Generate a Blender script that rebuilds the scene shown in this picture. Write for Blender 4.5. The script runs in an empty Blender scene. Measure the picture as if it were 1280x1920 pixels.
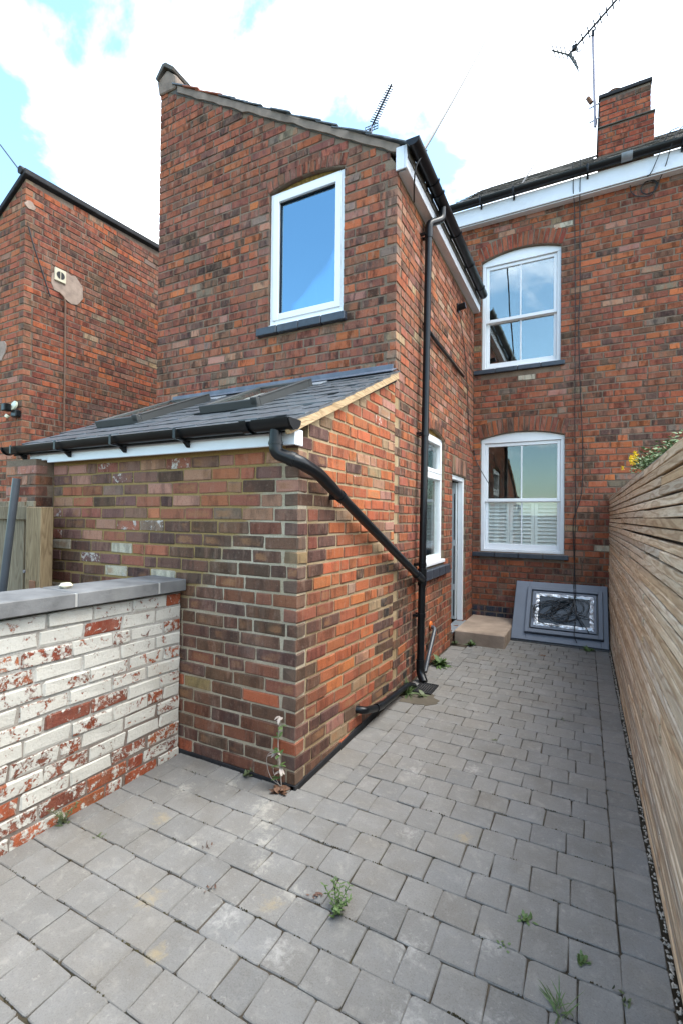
import bpy, bmesh, math, random
import numpy as np
from mathutils import Vector, Matrix
random.seed(7); rng = np.random.default_rng(7)
rad = math.radians
S = bpy.context.scene
COL = S.collection

# ------------------------------------------------------------------ camera
F_PX, CAM_H = 873.54, 1.55
yaw, pit, rol = rad(-27.45), rad(0.565), rad(-0.618)
_f = np.array([math.sin(yaw)*math.cos(pit), math.cos(yaw)*math.cos(pit), math.sin(pit)])
_r = np.array([math.cos(yaw), -math.sin(yaw), 0.0]); _d = np.cross(_f, _r)
_c, _s = math.cos(rol), math.sin(rol)
R_, D_ = _c*_r + _s*_d, -_s*_r + _c*_d
cam = bpy.data.cameras.new('camera'); camo = bpy.data.objects.new('camera', cam); COL.objects.link(camo)
camo.matrix_world = Matrix(((R_[0], -D_[0], -_f[0], 0), (R_[1], -D_[1], -_f[1], 0), (R_[2], -D_[2], -_f[2], CAM_H), (0, 0, 0, 1)))
cam.sensor_fit = 'VERTICAL'; cam.sensor_height = 36.0; cam.sensor_width = 24.0
cam.lens = 36.0*F_PX/1920.0
cam.clip_start = 0.05; cam.clip_end = 3000
S.camera = camo

# ------------------------------------------------------------------ sky and sun
SUN_EL, SUN_AZ = rad(63), rad(78)          # azimuth measured from +Y towards +X
W = bpy.data.worlds.new('World'); S.world = W; W.use_nodes = True
wt = W.node_tree; wt.nodes.clear()
def wn(t, **k):
    n = wt.nodes.new(t)
    for a, v in k.items(): setattr(n, a, v)
    return n
sky = wn('ShaderNodeTexSky', sky_type='NISHITA', sun_disc=False, sun_elevation=SUN_EL, sun_rotation=SUN_AZ, altitude=80, air_density=1.0, dust_density=1.2, ozone_density=1.0)
tc = wn('ShaderNodeTexCoord'); sep = wn('ShaderNodeSeparateXYZ'); wt.links.new(tc.outputs['Generated'], sep.inputs[0])
def wm(op, a, b=None):
    n = wn('ShaderNodeMath', operation=op)
    for i, v in enumerate((a, b)):
        if v is None: continue
        if isinstance(v, (int, float)): n.inputs[i].default_value = v
        else: wt.links.new(v, n.inputs[i])
    return n.outputs[0]
zz = wm('ADD', wm('MAXIMUM', sep.outputs[2], 0.0), 0.35)
comb = wn('ShaderNodeCombineXYZ')
wt.links.new(wm('DIVIDE', sep.outputs[0], zz), comb.inputs[0]); wt.links.new(wm('DIVIDE', sep.outputs[1], zz), comb.inputs[1]); comb.inputs[2].default_value = 2.99
n1 = wn('ShaderNodeTexNoise'); n1.inputs['Scale'].default_value = 1.9; n1.inputs['Detail'].default_value = 8; n1.inputs['Roughness'].default_value = 0.55; n1.inputs['Distortion'].default_value = 0.25
wt.links.new(comb.outputs[0], n1.inputs['Vector'])
# clouds are denser in the half of the sky that holds the sun, thinner opposite it
vd = wn('ShaderNodeVectorMath', operation='DOT_PRODUCT'); wt.links.new(tc.outputs['Generated'], vd.inputs[0]); vd.inputs[1].default_value = (0.9, 0.5, 0.0)
dens = wm('ADD', n1.outputs['Fac'], wm('MULTIPLY', vd.outputs['Value'], 0.13))
cr = wn('ShaderNodeValToRGB'); cr.color_ramp.elements[0].position = 0.475; cr.color_ramp.elements[1].position = 0.63
wt.links.new(dens, cr.inputs[0])
n2 = wn('ShaderNodeTexNoise'); n2.inputs['Scale'].default_value = 3.0; n2.inputs['Detail'].default_value = 5
wt.links.new(comb.outputs[0], n2.inputs['Vector'])
cc = wn('ShaderNodeValToRGB'); cc.color_ramp.elements[0].position = 0.3; cc.color_ramp.elements[1].position = 0.65
cc.color_ramp.elements[0].color = (0.78, 0.84, 0.92, 1); cc.color_ramp.elements[1].color = (1, 1, 1, 1)
wt.links.new(n2.outputs['Fac'], cc.inputs[0])
cs = wn('ShaderNodeVectorMath', operation='SCALE'); wt.links.new(cc.outputs[0], cs.inputs[0]); cs.inputs['Scale'].default_value = 12.5
st = wn('ShaderNodeVectorMath', operation='MULTIPLY'); wt.links.new(sky.outputs[0], st.inputs[0]); st.inputs[1].default_value = (1.4, 1.62, 1.5)
mx = wn('ShaderNodeMix', data_type='RGBA'); wt.links.new(cr.outputs[0], mx.inputs[0]); wt.links.new(st.outputs[0], mx.inputs[6]); wt.links.new(cs.outputs[0], mx.inputs[7])
bg = wn('ShaderNodeBackground'); bg.inputs['Strength'].default_value = 0.12; wt.links.new(mx.outputs[2], bg.inputs[0])
wo = wn('ShaderNodeOutputWorld'); wt.links.new(bg.outputs[0], wo.inputs[0])
sun = bpy.data.lights.new('sun', 'SUN'); sun.energy = 1.35; sun.angle = rad(38); sun.color = (1, 0.96, 0.9)
suno = bpy.data.objects.new('sun', sun); COL.objects.link(suno)
sd = Vector((math.sin(SUN_AZ)*math.cos(SUN_EL), math.cos(SUN_AZ)*math.cos(SUN_EL), math.sin(SUN_EL)))
suno.rotation_euler = sd.to_track_quat('Z', 'Y').to_euler(); suno.location = sd*60
S.view_settings.view_transform = 'Standard'; S.view_settings.look = 'None'; S.view_settings.gamma = 1; S.view_settings.exposure = 1.7
S.view_settings.use_curve_mapping = False

# ------------------------------------------------------------------ materials
def new_mat(name):
    m = bpy.data.materials.new(name); m.use_nodes = True
    t = m.node_tree; t.nodes.clear()
    o = t.nodes.new('ShaderNodeOutputMaterial'); b = t.nodes.new('ShaderNodeBsdfPrincipled')
    t.links.new(b.outputs[0], o.inputs[0])
    return m, t, b, o
class NT:
    def __init__(s, t): s.t = t
    def n(s, ty, **k):
        n = s.t.nodes.new(ty)
        for a, v in k.items(): setattr(n, a, v)
        return n
    def l(s, a, b): s.t.links.new(a, b)
    def pos(s): return s.n('ShaderNodeNewGeometry').outputs['Position']
    def m(s, op, a, b=None, c=None, clamp=False):
        n = s.n('ShaderNodeMath', operation=op, use_clamp=clamp)
        for i, v in enumerate((a, b, c)):
            if v is None: continue
            if isinstance(v, (int, float)): n.inputs[i].default_value = v
            else: s.l(v, n.inputs[i])
        return n.outputs[0]
    def vscale(s, v, sc):
        n = s.n('ShaderNodeVectorMath', operation='MULTIPLY'); s.l(v, n.inputs[0]); n.inputs[1].default_value = sc; return n.outputs[0]
    def noise(s, v, scale, detail=4, rough=0.55, dist=0.0):
        n = s.n('ShaderNodeTexNoise'); s.l(v, n.inputs['Vector']); n.inputs['Scale'].default_value = scale
        n.inputs['Detail'].default_value = detail; n.inputs['Roughness'].default_value = rough; n.inputs['Distortion'].default_value = dist
        return n.outputs['Fac']
    def ramp(s, f, stops):
        n = s.n('ShaderNodeValToRGB'); e = n.color_ramp.elements
        while len(e) < len(stops): e.new(0.5)
        for x, (p, c) in zip(e, stops):
            x.position = p; x.color = (c, c, c, 1) if isinstance(c, (int, float)) else (*c, 1)
        s.l(f, n.inputs[0]); return n.outputs[0]
    def mix(s, f, a, b, mode='MIX'):
        n = s.n('ShaderNodeMix', data_type='RGBA', blend_type=mode)
        for i, v in ((0, f), (6, a), (7, b)):
            if isinstance(v, (int, float)): n.inputs[i].default_value = v
            elif isinstance(v, tuple): n.inputs[i].default_value = (*v, 1)
            else: s.l(v, n.inputs[i])
        return n.outputs[2]
    def bump(s, h, bsdf, dist=0.004, strength=0.6):
        n = s.n('ShaderNodeBump'); n.inputs['Distance'].default_value = dist; n.inputs['Strength'].default_value = strength
        s.l(h, n.inputs['Height']); s.l(n.outputs[0], bsdf.inputs['Normal'])
    def piece_colour(s):
        oi = s.n('ShaderNodeObjectInfo'); at = s.n('ShaderNodeAttribute', attribute_type='GEOMETRY', attribute_name='piece_colour')
        a = s.n('ShaderNodeVectorMath', operation='ADD'); s.l(oi.outputs['Color'], a.inputs[0]); s.l(at.outputs['Color'], a.inputs[1])
        al = s.m('ADD', oi.outputs['Alpha'], s.n_alpha())
        return a.outputs[0], al
    def n_alpha(s): return s.n('ShaderNodeAttribute', attribute_type='GEOMETRY', attribute_name='piece_paint').outputs['Fac']

def mat_plain(name, col, rough=0.5, var=0.12, scale=12, spec=0.5, metal=0.0, bump=0.0, dirt=None):
    m, t, b, o = new_mat(name); k = NT(t); p = k.pos()
    f = k.noise(p, scale, 5)
    c = k.mix(k.ramp(f, [(0.3, 0.0), (0.7, 1.0)]), tuple(x*(1-var) for x in col), tuple(min(1, x*(1+var)) for x in col))
    if dirt:
        f2 = k.noise(p, scale*0.35, 7, 0.65)
        c = k.mix(k.ramp(f2, [(0.52, 0.0), (0.72, 0.6)]), c, dirt)
    k.l(c, b.inputs['Base Color']); b.inputs['Roughness'].default_value = rough; b.inputs['Specular IOR Level'].default_value = spec; b.inputs['Metallic'].default_value = metal
    if bump: k.bump(k.noise(p, scale*8, 4), b, bump)
    return m

def mat_brick(name, streak=0.7, paintcol=(0.62, 0.6, 0.55), flash=0.0, blotch=1.0):
    m, t, b, o = new_mat(name); k = NT(t); p = k.pos(); col, paint = k.piece_colour()
    la = k.n('ShaderNodeAttribute', attribute_type='GEOMETRY', attribute_name='local'); ls = k.n('ShaderNodeSeparateXYZ'); k.l(la.outputs['Vector'], ls.inputs[0])
    lx = k.m('ABSOLUTE', ls.outputs[0]); lz = k.m('ABSOLUTE', ls.outputs[1])
    edge = k.m('MAXIMUM', k.m('POWER', lx, 9.0), k.m('POWER', lz, 4.0))
    # every brick samples the burning noise at its own place
    sh = k.n('ShaderNodeVectorMath', operation='SCALE'); k.l(col, sh.inputs[0]); sh.inputs['Scale'].default_value = 173.0
    q = k.n('ShaderNodeVectorMath', operation='ADD'); k.l(p, q.inputs[0]); k.l(sh.outputs[0], q.inputs[1]); q = q.outputs[0]
    vs = k.vscale(q, (1, 1, 0.3))
    dark = k.mix(1.0, col, (0.30, 0.31, 0.35), 'MULTIPLY')
    hot = k.mix(0.55, col, (0.40, 0.125, 0.060))
    dusty = k.mix(0.55, col, (0.36, 0.235, 0.17))
    c = k.mix(k.ramp(k.noise(vs, 10, 3, 0.6), [(0.50, 0.0), (0.60, 0.75*blotch)]), col, hot)
    c = k.mix(k.ramp(k.noise(vs, 13, 4, 0.65, 0.3), [(0.50, 0.0), (0.61, streak)]), c, dark)
    c = k.mix(k.ramp(k.noise(vs, 19, 3, 0.6), [(0.57, 0.0), (0.67, streak*0.8)]), c, dusty)
    if flash:
        fm = k.m('MULTIPLY', k.ramp(k.noise(k.vscale(q, (1, 1, 1)), 4, 1), [(0.57, 0.0), (0.66, flash)]), k.ramp(k.m('ADD', edge, k.m('MULTIPLY', k.noise(p, 40, 5, 0.7), 0.8)), [(0.42, 1.0), (0.62, 0.0)]))
        c = k.mix(fm, c, (0.30, 0.15, 0.072))
    g = k.noise(p, 150, 4, 0.75)
    c = k.mix(k.ramp(g, [(0.33, 0.8), (0.48, 0.0)]), c, k.mix(1.0, c, (0.5, 0.46, 0.46), 'MULTIPLY'))
    c = k.mix(k.ramp(k.noise(p, 50, 6, 0.75), [(0.55, 0.0), (0.72, 0.6)]), c, k.mix(0.6, c, (0.32, 0.24, 0.19)))
    # soot and damp drifting over many bricks
    big = k.noise(p, 1.4, 6, 0.65)
    c = k.mix(k.ramp(big, [(0.5, 0.0), (0.72, 0.5)]), c, k.mix(1.0, c, (0.60, 0.58, 0.60), 'MULTIPLY'))
    c = k.mix(k.ramp(k.noise(k.vscale(p, (1, 1, 0.4)), 2.6, 7, 0.7), [(0.56, 0.0), (0.75, 0.32)]), c, (0.33, 0.27, 0.22))
    # rubbed, darker arrises
    c = k.mix(k.ramp(k.m('ADD', edge, k.m('MULTIPLY', k.noise(p, 55, 4, 0.7), 0.5)), [(0.8, 0.0), (1.25, 0.6)]), c, k.mix(0.4, k.mix(1.0, c, (0.62, 0.6, 0.6), 'MULTIPLY'), (0.22, 0.17, 0.13)))
    # old paint, thicker where the piece carries more of it
    pn = k.m('ADD', k.m('MULTIPLY', k.noise(p, 15, 8, 0.7, 0.5), 0.62), k.m('MULTIPLY', k.noise(p, 60, 8, 0.75, 0.2), 0.38)); th = k.m('SUBTRACT', 1.0, paint)
    pm = k.m('MULTIPLY', k.m('SUBTRACT', pn, k.m('ADD', k.m('MULTIPLY', th, 0.40), 0.30)), 24.0, clamp=True)
    pm = k.m('MULTIPLY', pm, k.m('GREATER_THAN', paint, 0.02))
    pc = k.mix(k.noise(p, 9, 5), tuple(x*0.80 for x in paintcol), tuple(min(1, x*1.12) for x in paintcol))
    pc = k.mix(k.ramp(k.noise(p, 5, 7, 0.7), [(0.52, 0.0), (0.72, 0.45)]), pc, (0.46, 0.40, 0.31))
    pc = k.mix(k.ramp(k.noise(p, 70, 5, 0.75), [(0.30, 0.6), (0.42, 0.0)]), pc, (0.30, 0.25, 0.21))
    c = k.mix(pm, c, pc)
    k.l(c, b.inputs['Base Color']); b.inputs['Roughness'].default_value = 0.9; b.inputs['Specular IOR Level'].default_value = 0.2
    h = k.m('ADD', k.m('MULTIPLY', k.noise(p, 60, 5, 0.7), 0.8), k.m('MULTIPLY', pm, 0.35))
    k.bump(h, b, 0.007, 0.75)
    return m

def mat_mortar(name, a, b_, c_=None, scale=3.0, repoint=False):
    m, t, b, o = new_mat(name); k = NT(t); p = k.pos()
    c = k.mix(k.ramp(k.noise(p, scale, 5, 0.6), [(0.38, 0.0), (0.62, 1.0)]), a, b_)
    if c_ and repoint:          # the upper left of the wall was repointed in sandy mortar
        sp = k.n('ShaderNodeSeparateXYZ'); k.l(p, sp.inputs[0])
        v = k.m('ADD', k.m('SUBTRACT', k.m('MULTIPLY', sp.outputs[2], 0.9), sp.outputs[0]), k.m('MULTIPLY', k.noise(p, 3, 4), 0.6))
        c = k.mix(k.m('MULTIPLY', k.m('SUBTRACT', v, 3.42), 9.0, clamp=True), c, c_)
    elif c_: c = k.mix(k.ramp(k.noise(p, 0.9, 4, 0.6), [(0.5, 0.0), (0.6, 0.85)]), c, c_)
    c = k.mix(k.ramp(k.noise(p, 90, 3, 0.7), [(0.35, 0.5), (0.55, 0.0)]), c, k.mix(1.0, c, (0.6, 0.58, 0.55), 'MULTIPLY'))
    k.l(c, b.inputs['Base Color']); b.inputs['Roughness'].default_value = 0.95; b.inputs['Specular IOR Level'].default_value = 0.15
    k.bump(k.noise(p, 80, 5, 0.7), b, 0.005, 0.8)
    return m

M = {}
M['brick'] = mat_brick('brick_red')
M['brick_soft'] = mat_brick('brick_streaky', 0.85)
M['brick_lean'] = mat_brick('brick_purple', 0.5, (0.55, 0.5, 0.45), 0.6, 0.2)
M['brick_paint'] = mat_brick('brick_whitewashed', 0.3, (0.52, 0.495, 0.44), 0.0, 0.4)
M['mortar_house'] = mat_mortar('mortar_brown', (0.155, 0.113, 0.082), (0.235, 0.178, 0.130))
M['mortar_side'] = mat_mortar('mortar_side', (0.175, 0.13, 0.085), (0.275, 0.21, 0.14))
M['mortar_pale'] = mat_mortar('mortar_pale', (0.36, 0.295, 0.205), (0.46, 0.395, 0.295), (0.30, 0.205, 0.085), repoint=True)
M['mortar_sand'] = mat_mortar('mortar_sand', (0.30, 0.215, 0.12), (0.42, 0.32, 0.20))
M['mortar_dark'] = mat_mortar('mortar_dark', (0.12, 0.09, 0.072), (0.20, 0.155, 0.12))
M['mortar_white'] = mat_mortar('mortar_whitewash', (0.30, 0.27, 0.235), (0.44, 0.425, 0.39), (0.14, 0.10, 0.08), 4)
M['render'] = mat_plain('cement_fillet', (0.23, 0.18, 0.145), 0.95, 0.25, 8, 0.2, bump=0.006, dirt=(0.09, 0.075, 0.065))
M['upvc'] = mat_plain('white_upvc', (0.78, 0.79, 0.80), 0.3, 0.02, 4, dirt=(0.70, 0.70, 0.69))
M['fascia'] = mat_plain('white_fascia', (0.70, 0.72, 0.76), 0.35, 0.03, 5, dirt=(0.58, 0.58, 0.58))
M['black'] = mat_plain('black_plastic', (0.0065, 0.0075, 0.009), 0.3, 0.25, 7, 0.3, dirt=(0.012, 0.012, 0.012))
M['cable'] = mat_plain('black_cable', (0.012, 0.012, 0.013), 0.5)
M['palewire'] = mat_plain('pale_wire', (0.45, 0.45, 0.43), 0.5)
M['slate'] = mat_plain('slate', (0.082, 0.09, 0.098), 0.36, 0.4, 14, 0.5, bump=0.003, dirt=(0.11, 0.12, 0.125))
M['oldslate'] = mat_plain('old_slate', (0.075, 0.068, 0.058), 0.7, 0.4, 16, 0.3, bump=0.004, dirt=(0.17, 0.14, 0.07))
M['claytile'] = mat_plain('clay_tile', (0.26, 0.085, 0.045), 0.8, 0.3, 16, 0.3, bump=0.004)
M['lead'] = mat_plain('lead_flashing', (0.10, 0.115, 0.15), 0.45, 0.25, 9, 0.5, dirt=(0.2, 0.21, 0.22))
M['zinc'] = mat_plain('grey_flashing', (0.22, 0.24, 0.26), 0.45, 0.2, 9, 0.5)
M['bitumen'] = mat_plain('black_bitumen', (0.014, 0.014, 0.016), 0.75, 0.3, 20, 0.3, bump=0.004, dirt=(0.05, 0.05, 0.05))
M['blue'] = mat_plain('blue_engineering_brick', (0.034, 0.042, 0.056), 0.38, 0.25, 20, 0.5, bump=0.003, dirt=(0.07, 0.075, 0.08))
M['anthracite'] = mat_plain('grey_aluminium', (0.115, 0.135, 0.17), 0.42, 0.08, 4, 0.5, dirt=(0.15, 0.165, 0.19))
M['matgrey'] = mat_plain('grey_board', (0.12, 0.125, 0.13), 0.8, 0.3, 10)
M['anth_dark'] = mat_plain('dark_aluminium', (0.045, 0.047, 0.046), 0.42, 0.1, 6, 0.5)
M['gasket'] = mat_plain('black_gasket', (0.012, 0.012, 0.013), 0.6)
M['coping'] = mat_plain('grey_coping', (0.150, 0.148, 0.146), 0.8, 0.28, 6, 0.3, bump=0.004, dirt=(0.24, 0.235, 0.22))
M['coping_joint'] = mat_plain('pale_joint', (0.33, 0.32, 0.30), 0.9, 0.15, 20)
M['step'] = mat_plain('stained_concrete', (0.36, 0.275, 0.21), 0.9, 0.25, 4, 0.2, bump=0.005, dirt=(0.14, 0.095, 0.07))
M['bed'] = mat_plain('joint_dirt', (0.062, 0.050, 0.037), 1.0, 0.7, 5, 0.1, bump=0.008, dirt=(0.045, 0.050, 0.020))
M['earth'] = mat_plain('earth', (0.10, 0.085, 0.065), 1.0, 0.3, 2, 0.1, bump=0.01)
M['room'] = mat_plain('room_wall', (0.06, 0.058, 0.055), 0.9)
M['sky_lining'] = mat_plain('sky_blue_lining', (0.10, 0.24, 0.52), 0.9, 0.04)  # blue colour stands in for sky mirrored in the upper extension window
M['curtain'] = mat_plain('pale_curtain', (0.30, 0.45, 0.68), 0.9, 0.05)
M['shutter'] = mat_plain('white_shutter', (0.84, 0.85, 0.82), 0.5, 0.02)
M['pvc_grey'] = mat_plain('grey_pipe', (0.045, 0.052, 0.062), 0.35, 0.15, 9)
M['seal'] = mat_plain('orange_sealant', (0.65, 0.16, 0.03), 0.6)
M['foam'] = mat_plain('yellow_foam', (0.20, 0.125, 0.035), 0.95, 0.5, 30, 0.2, bump=0.01, dirt=(0.10, 0.06, 0.02))
M['cream'] = mat_plain('cream_plastic', (0.55, 0.5, 0.37), 0.5, 0.06)
M['galv'] = mat_plain('galvanised', (0.23, 0.22, 0.25), 0.45, 0.3, 30, 0.5, 0.6)
M['oldmast'] = mat_plain('weathered_mast', (0.28, 0.25, 0.30), 0.5, 0.35, 30, 0.5)
M['steel'] = mat_plain('chrome', (0.75, 0.75, 0.76), 0.15, 0.02, 5, 0.5, 1.0)
M['pot'] = mat_plain('terracotta_pot', (0.16, 0.075, 0.04), 0.9, 0.3, 10)
M['gravel'] = mat_plain('gravel_stone', (0.34, 0.30, 0.25), 0.85, 0.6, 40, 0.3)
M['doorleaf'] = mat_plain('grey_door_leaf', (0.50, 0.53, 0.53), 0.4, 0.03, 4)
M['lens'] = mat_plain('lamp_lens', (0.5, 0.52, 0.4), 0.25, 0.05)

def mat_leaf(name, a, b_):
    m, t, b, o = new_mat(name); k = NT(t); p = k.pos()
    k.l(k.mix(k.ramp(k.noise(p, 60, 3), [(0.3, 0.0), (0.7, 1.0)]), a, b_), b.inputs['Base Color']); b.inputs['Roughness'].default_value = 0.6
    b.inputs['Transmission Weight'].default_value = 0.0
    return m
M['leaf'] = mat_leaf('weed_leaf', (0.045, 0.085, 0.022), (0.09, 0.14, 0.038))
M['leaf_dull'] = mat_leaf('dull_leaf', (0.055, 0.075, 0.03), (0.11, 0.13, 0.055))
M['leaf_red'] = mat_leaf('reddish_leaf', (0.10, 0.05, 0.035), (0.14, 0.07, 0.045))
M['drystalk'] = mat_leaf('dry_stalk', (0.26, 0.22, 0.18), (0.4, 0.34, 0.3))
M['yellow'] = mat_leaf('yellow_petal', (0.75, 0.50, 0.01), (0.8, 0.6, 0.03))
M['deadleaf'] = mat_leaf('dead_leaf', (0.10, 0.045, 0.025), (0.17, 0.09, 0.05))

def mat_paver():
    m, t, b, o = new_mat('concrete_sett'); k = NT(t); p = k.pos(); col, a = k.piece_colour()
    c = k.mix(k.ramp(k.noise(p, 7, 6, 0.65), [(0.35, 0.0), (0.7, 0.55)]), col, k.mix(1.0, col, (0.78, 0.75, 0.70), 'MULTIPLY'))
    c = k.mix(k.ramp(k.noise(p, 160, 3, 0.8), [(0.36, 0.5), (0.5, 0.0)]), c, k.mix(1.0, c, (0.62, 0.62, 0.62), 'MULTIPLY'))
    c = k.mix(k.ramp(k.noise(p, 210, 3, 0.8), [(0.6, 0.0), (0.75, 0.45)]), c, (0.36, 0.35, 0.34))
    # pale haze of cement wash, old paint splashes and a few yellow sand stains
    c = k.mix(k.ramp(k.noise(p, 11, 8, 0.72, 0.5), [(0.53, 0.0), (0.70, 0.45)]), c, (0.30, 0.285, 0.255))
    c = k.mix(k.ramp(k.noise(p, 38, 7, 0.78, 0.3), [(0.57, 0.0), (0.68, 0.5)]), c, (0.33, 0.31, 0.28))
    c = k.mix(k.ramp(k.noise(p, 3.1, 6, 0.65), [(0.48, 0.0), (0.7, 0.5)]), c, k.mix(1.0, c, (0.80, 0.74, 0.66), 'MULTIPLY'))
    def spots(c, pts, colour, sc, hard, amt):
        nz = k.noise(p, sc, 8, 0.75, 0.6)
        tot = None
        for (x, y, r) in pts:
            d = k.n('ShaderNodeVectorMath', operation='DISTANCE'); k.l(p, d.inputs[0]); d.inputs[1].default_value = (x, y, 0)
            v = k.m('SUBTRACT', 1.0, k.m('DIVIDE', d.outputs['Value'], r), clamp=True)
            tot = v if tot is None else k.m('MAXIMUM', tot, v)
        f = k.m('MULTIPLY', k.m('SUBTRACT', k.m('ADD', nz, k.m('MULTIPLY', tot, 0.36)), 0.70), hard, clamp=True)
        f = k.m('MULTIPLY', f, k.m('MULTIPLY', k.m('GREATER_THAN', tot, 0.0), amt))
        return k.mix(f, c, colour)
    c = spots(c, [(-1.42, 1.93, .17), (-1.50, 2.03, .16), (-1.33, 1.81, .15), (-1.26, 1.70, .13), (-1.8, 2.12, .12), (-2.0, 1.95, .13), (-1.05, 1.62, .12), (-1.62, 1.63, .1)], (0.42, 0.395, 0.34), 30, 4, 0.55)
    c = spots(c, [(-1.22, 1.42, .16), (-0.95, 1.38, .14), (-0.45, 1.36, .2), (-0.36, 1.22, .22), (-0.22, 1.45, .18), (-0.55, 1.62, .13), (-0.75, 2.2, .1), (-0.3, 1.78, .12), (-0.9, 2.75, .14), (-0.6, 2.95, .12)], (0.36, 0.345, 0.32), 34, 4, 0.7)
    c = spots(c, [(-1.33, 1.18, .09), (-0.86, 1.05, .1), (-1.55, 1.33, .12), (-1.1, 1.55, .1), (-1.9, 1.7, .1), (-0.5, 2.3, .1)], (0.32, 0.245, 0.125), 20, 5, 0.5)
    k.l(c, b.inputs['Base Color']); b.inputs['Roughness'].default_value = 0.82; b.inputs['Specular IOR Level'].default_value = 0.3
    k.bump(k.m('ADD', k.noise(p, 150, 4, 0.7), k.m('MULTIPLY', k.noise(p, 22, 4), 1.4)), b, 0.004, 0.6)
    return m
M['paver'] = mat_paver()

def mat_timber(name, base, dark, light, axis='Y', gscale=1.0, lines=13):
    m, t, b, o = new_mat(name); k = NT(t); p = k.pos(); col, a = k.piece_colour()
    oi = k.n('ShaderNodeObjectInfo')
    off = k.n('ShaderNodeCombineXYZ'); k.l(k.m('MULTIPLY', oi.outputs['Random'], 37.0), off.inputs[0]); k.l(k.m('MULTIPLY', oi.outputs['Random'], 91.0), off.inputs[1])
    v = k.n('ShaderNodeVectorMath', operation='ADD'); k.l(p, v.inputs[0]); k.l(off.outputs[0], v.inputs[1])
    sc = {'Y': (9, 1.1, 13), 'Z': (9, 9, 1.2), 'X': (1.3, 9, 9)}[axis]
    vv = k.vscale(v.outputs[0], tuple(s*gscale for s in sc))
    n = k.noise(vv, 1.0, 2, 0.5, 0.3)
    rings = k.m('FRACT', k.m('MULTIPLY', n, float(lines)))
    line = k.ramp(rings, [(0.0, 0.0), (0.45, 0.1), (0.8, 1.0), (0.95, 0.35), (1.0, 0.0)])
    fine = k.noise(k.vscale(v.outputs[0], tuple(s*9 for s in sc)), 1.0, 3, 0.7)
    c = k.mix(k.ramp(k.noise(vv, 0.6, 3), [(0.35, 0.0), (0.65, 1.0)]), base, light)
    c = k.mix(k.m('MULTIPLY', line, 0.62), c, dark)
    c = k.mix(k.ramp(fine, [(0.45, 0.0), (0.7, 0.45)]), c, dark)
    c = k.mix(1.0, c, col, 'MULTIPLY')
    k.l(c, b.inputs['Base Color']); b.inputs['Roughness'].default_value = 0.8; b.inputs['Specular IOR Level'].default_value = 0.25
    k.bump(k.m('SUBTRACT', fine, line), b, 0.0022, 0.6)
    return m
M['cedar'] = mat_timber('weathered_cedar', (0.53, 0.375, 0.235), (0.27, 0.155, 0.085), (0.63, 0.515, 0.385), 'Y', 1.0, 7)
M['pine'] = mat_timber('weathered_pine', (0.20, 0.155, 0.10), (0.10, 0.07, 0.042), (0.25, 0.205, 0.14), 'Z')
M['rawpine'] = mat_timber('raw_timber', (0.42, 0.29, 0.16), (0.24, 0.15, 0.075), (0.5, 0.37, 0.22), 'Y')

def mat_pane(name, tint, fac, back=(1, 1, 1), fres=0.8):
    m, t, b, o = new_mat(name); k = NT(t); t.nodes.remove(b)
    g = k.n('ShaderNodeBsdfGlossy'); g.inputs['Roughness'].default_value = 0.0; g.inputs['Color'].default_value = (*tint, 1)
    tr = k.n('ShaderNodeBsdfTransparent'); tr.inputs['Color'].default_value = (*back, 1)
    lw = k.n('ShaderNodeLayerWeight'); lw.inputs['Blend'].default_value = 0.35
    f = k.m('ADD', k.m('MULTIPLY', lw.outputs['Fresnel'], fres), fac, clamp=True)
    mx = k.n('ShaderNodeMixShader'); k.l(f, mx.inputs[0]); k.l(tr.outputs[0], mx.inputs[1]); k.l(g.outputs[0], mx.inputs[2])
    wv = k.noise(k.pos(), 2.2, 1); bp = k.n('ShaderNodeBump'); bp.inputs['Distance'].default_value = 0.0012; k.l(wv, bp.inputs['Height']); k.l(bp.outputs[0], g.inputs['Normal'])
    k.l(mx.outputs[0], o.inputs[0]); return m
M['pane'] = mat_pane('window_glass', (0.95, 1.0, 1.0), 0.045, (0.99, 1.0, 0.99), 0.42)
M['pane_bright'] = mat_pane('upper_window_glass', (0.95, 1.0, 1.0), 0.17, (0.9, 0.93, 0.92))
M['pane_blue'] = mat_pane('sky_tinted_glass', (0.52, 0.80, 1.0), 0.40, (0.75, 0.85, 1.0))  # blue tint paints a deeper sky into the pane's reflection
M['pane_dark'] = mat_pane('rooflight_glass', (0.9, 0.95, 1.0), 0.012, (0.6, 0.65, 0.7), 0.12)
def mat_foil():
    m, t, b, o = new_mat('crumpled_foil_tape'); k = NT(t); p = k.pos()
    k.l(k.mix(k.noise(p, 40, 4), (0.62, 0.66, 0.7), (0.95, 0.97, 1.0)), b.inputs['Base Color']); b.inputs['Metallic'].default_value = 0.75; b.inputs['Roughness'].default_value = 0.38
    v = k.n('ShaderNodeTexVoronoi'); v.inputs['Scale'].default_value = 55; k.l(p, v.inputs['Vector'])
    k.bump(k.m('ADD', v.outputs['Distance'], k.noise(p, 30, 5)), b, 0.006, 0.7)
    return m
M['foil'] = mat_foil()

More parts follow.
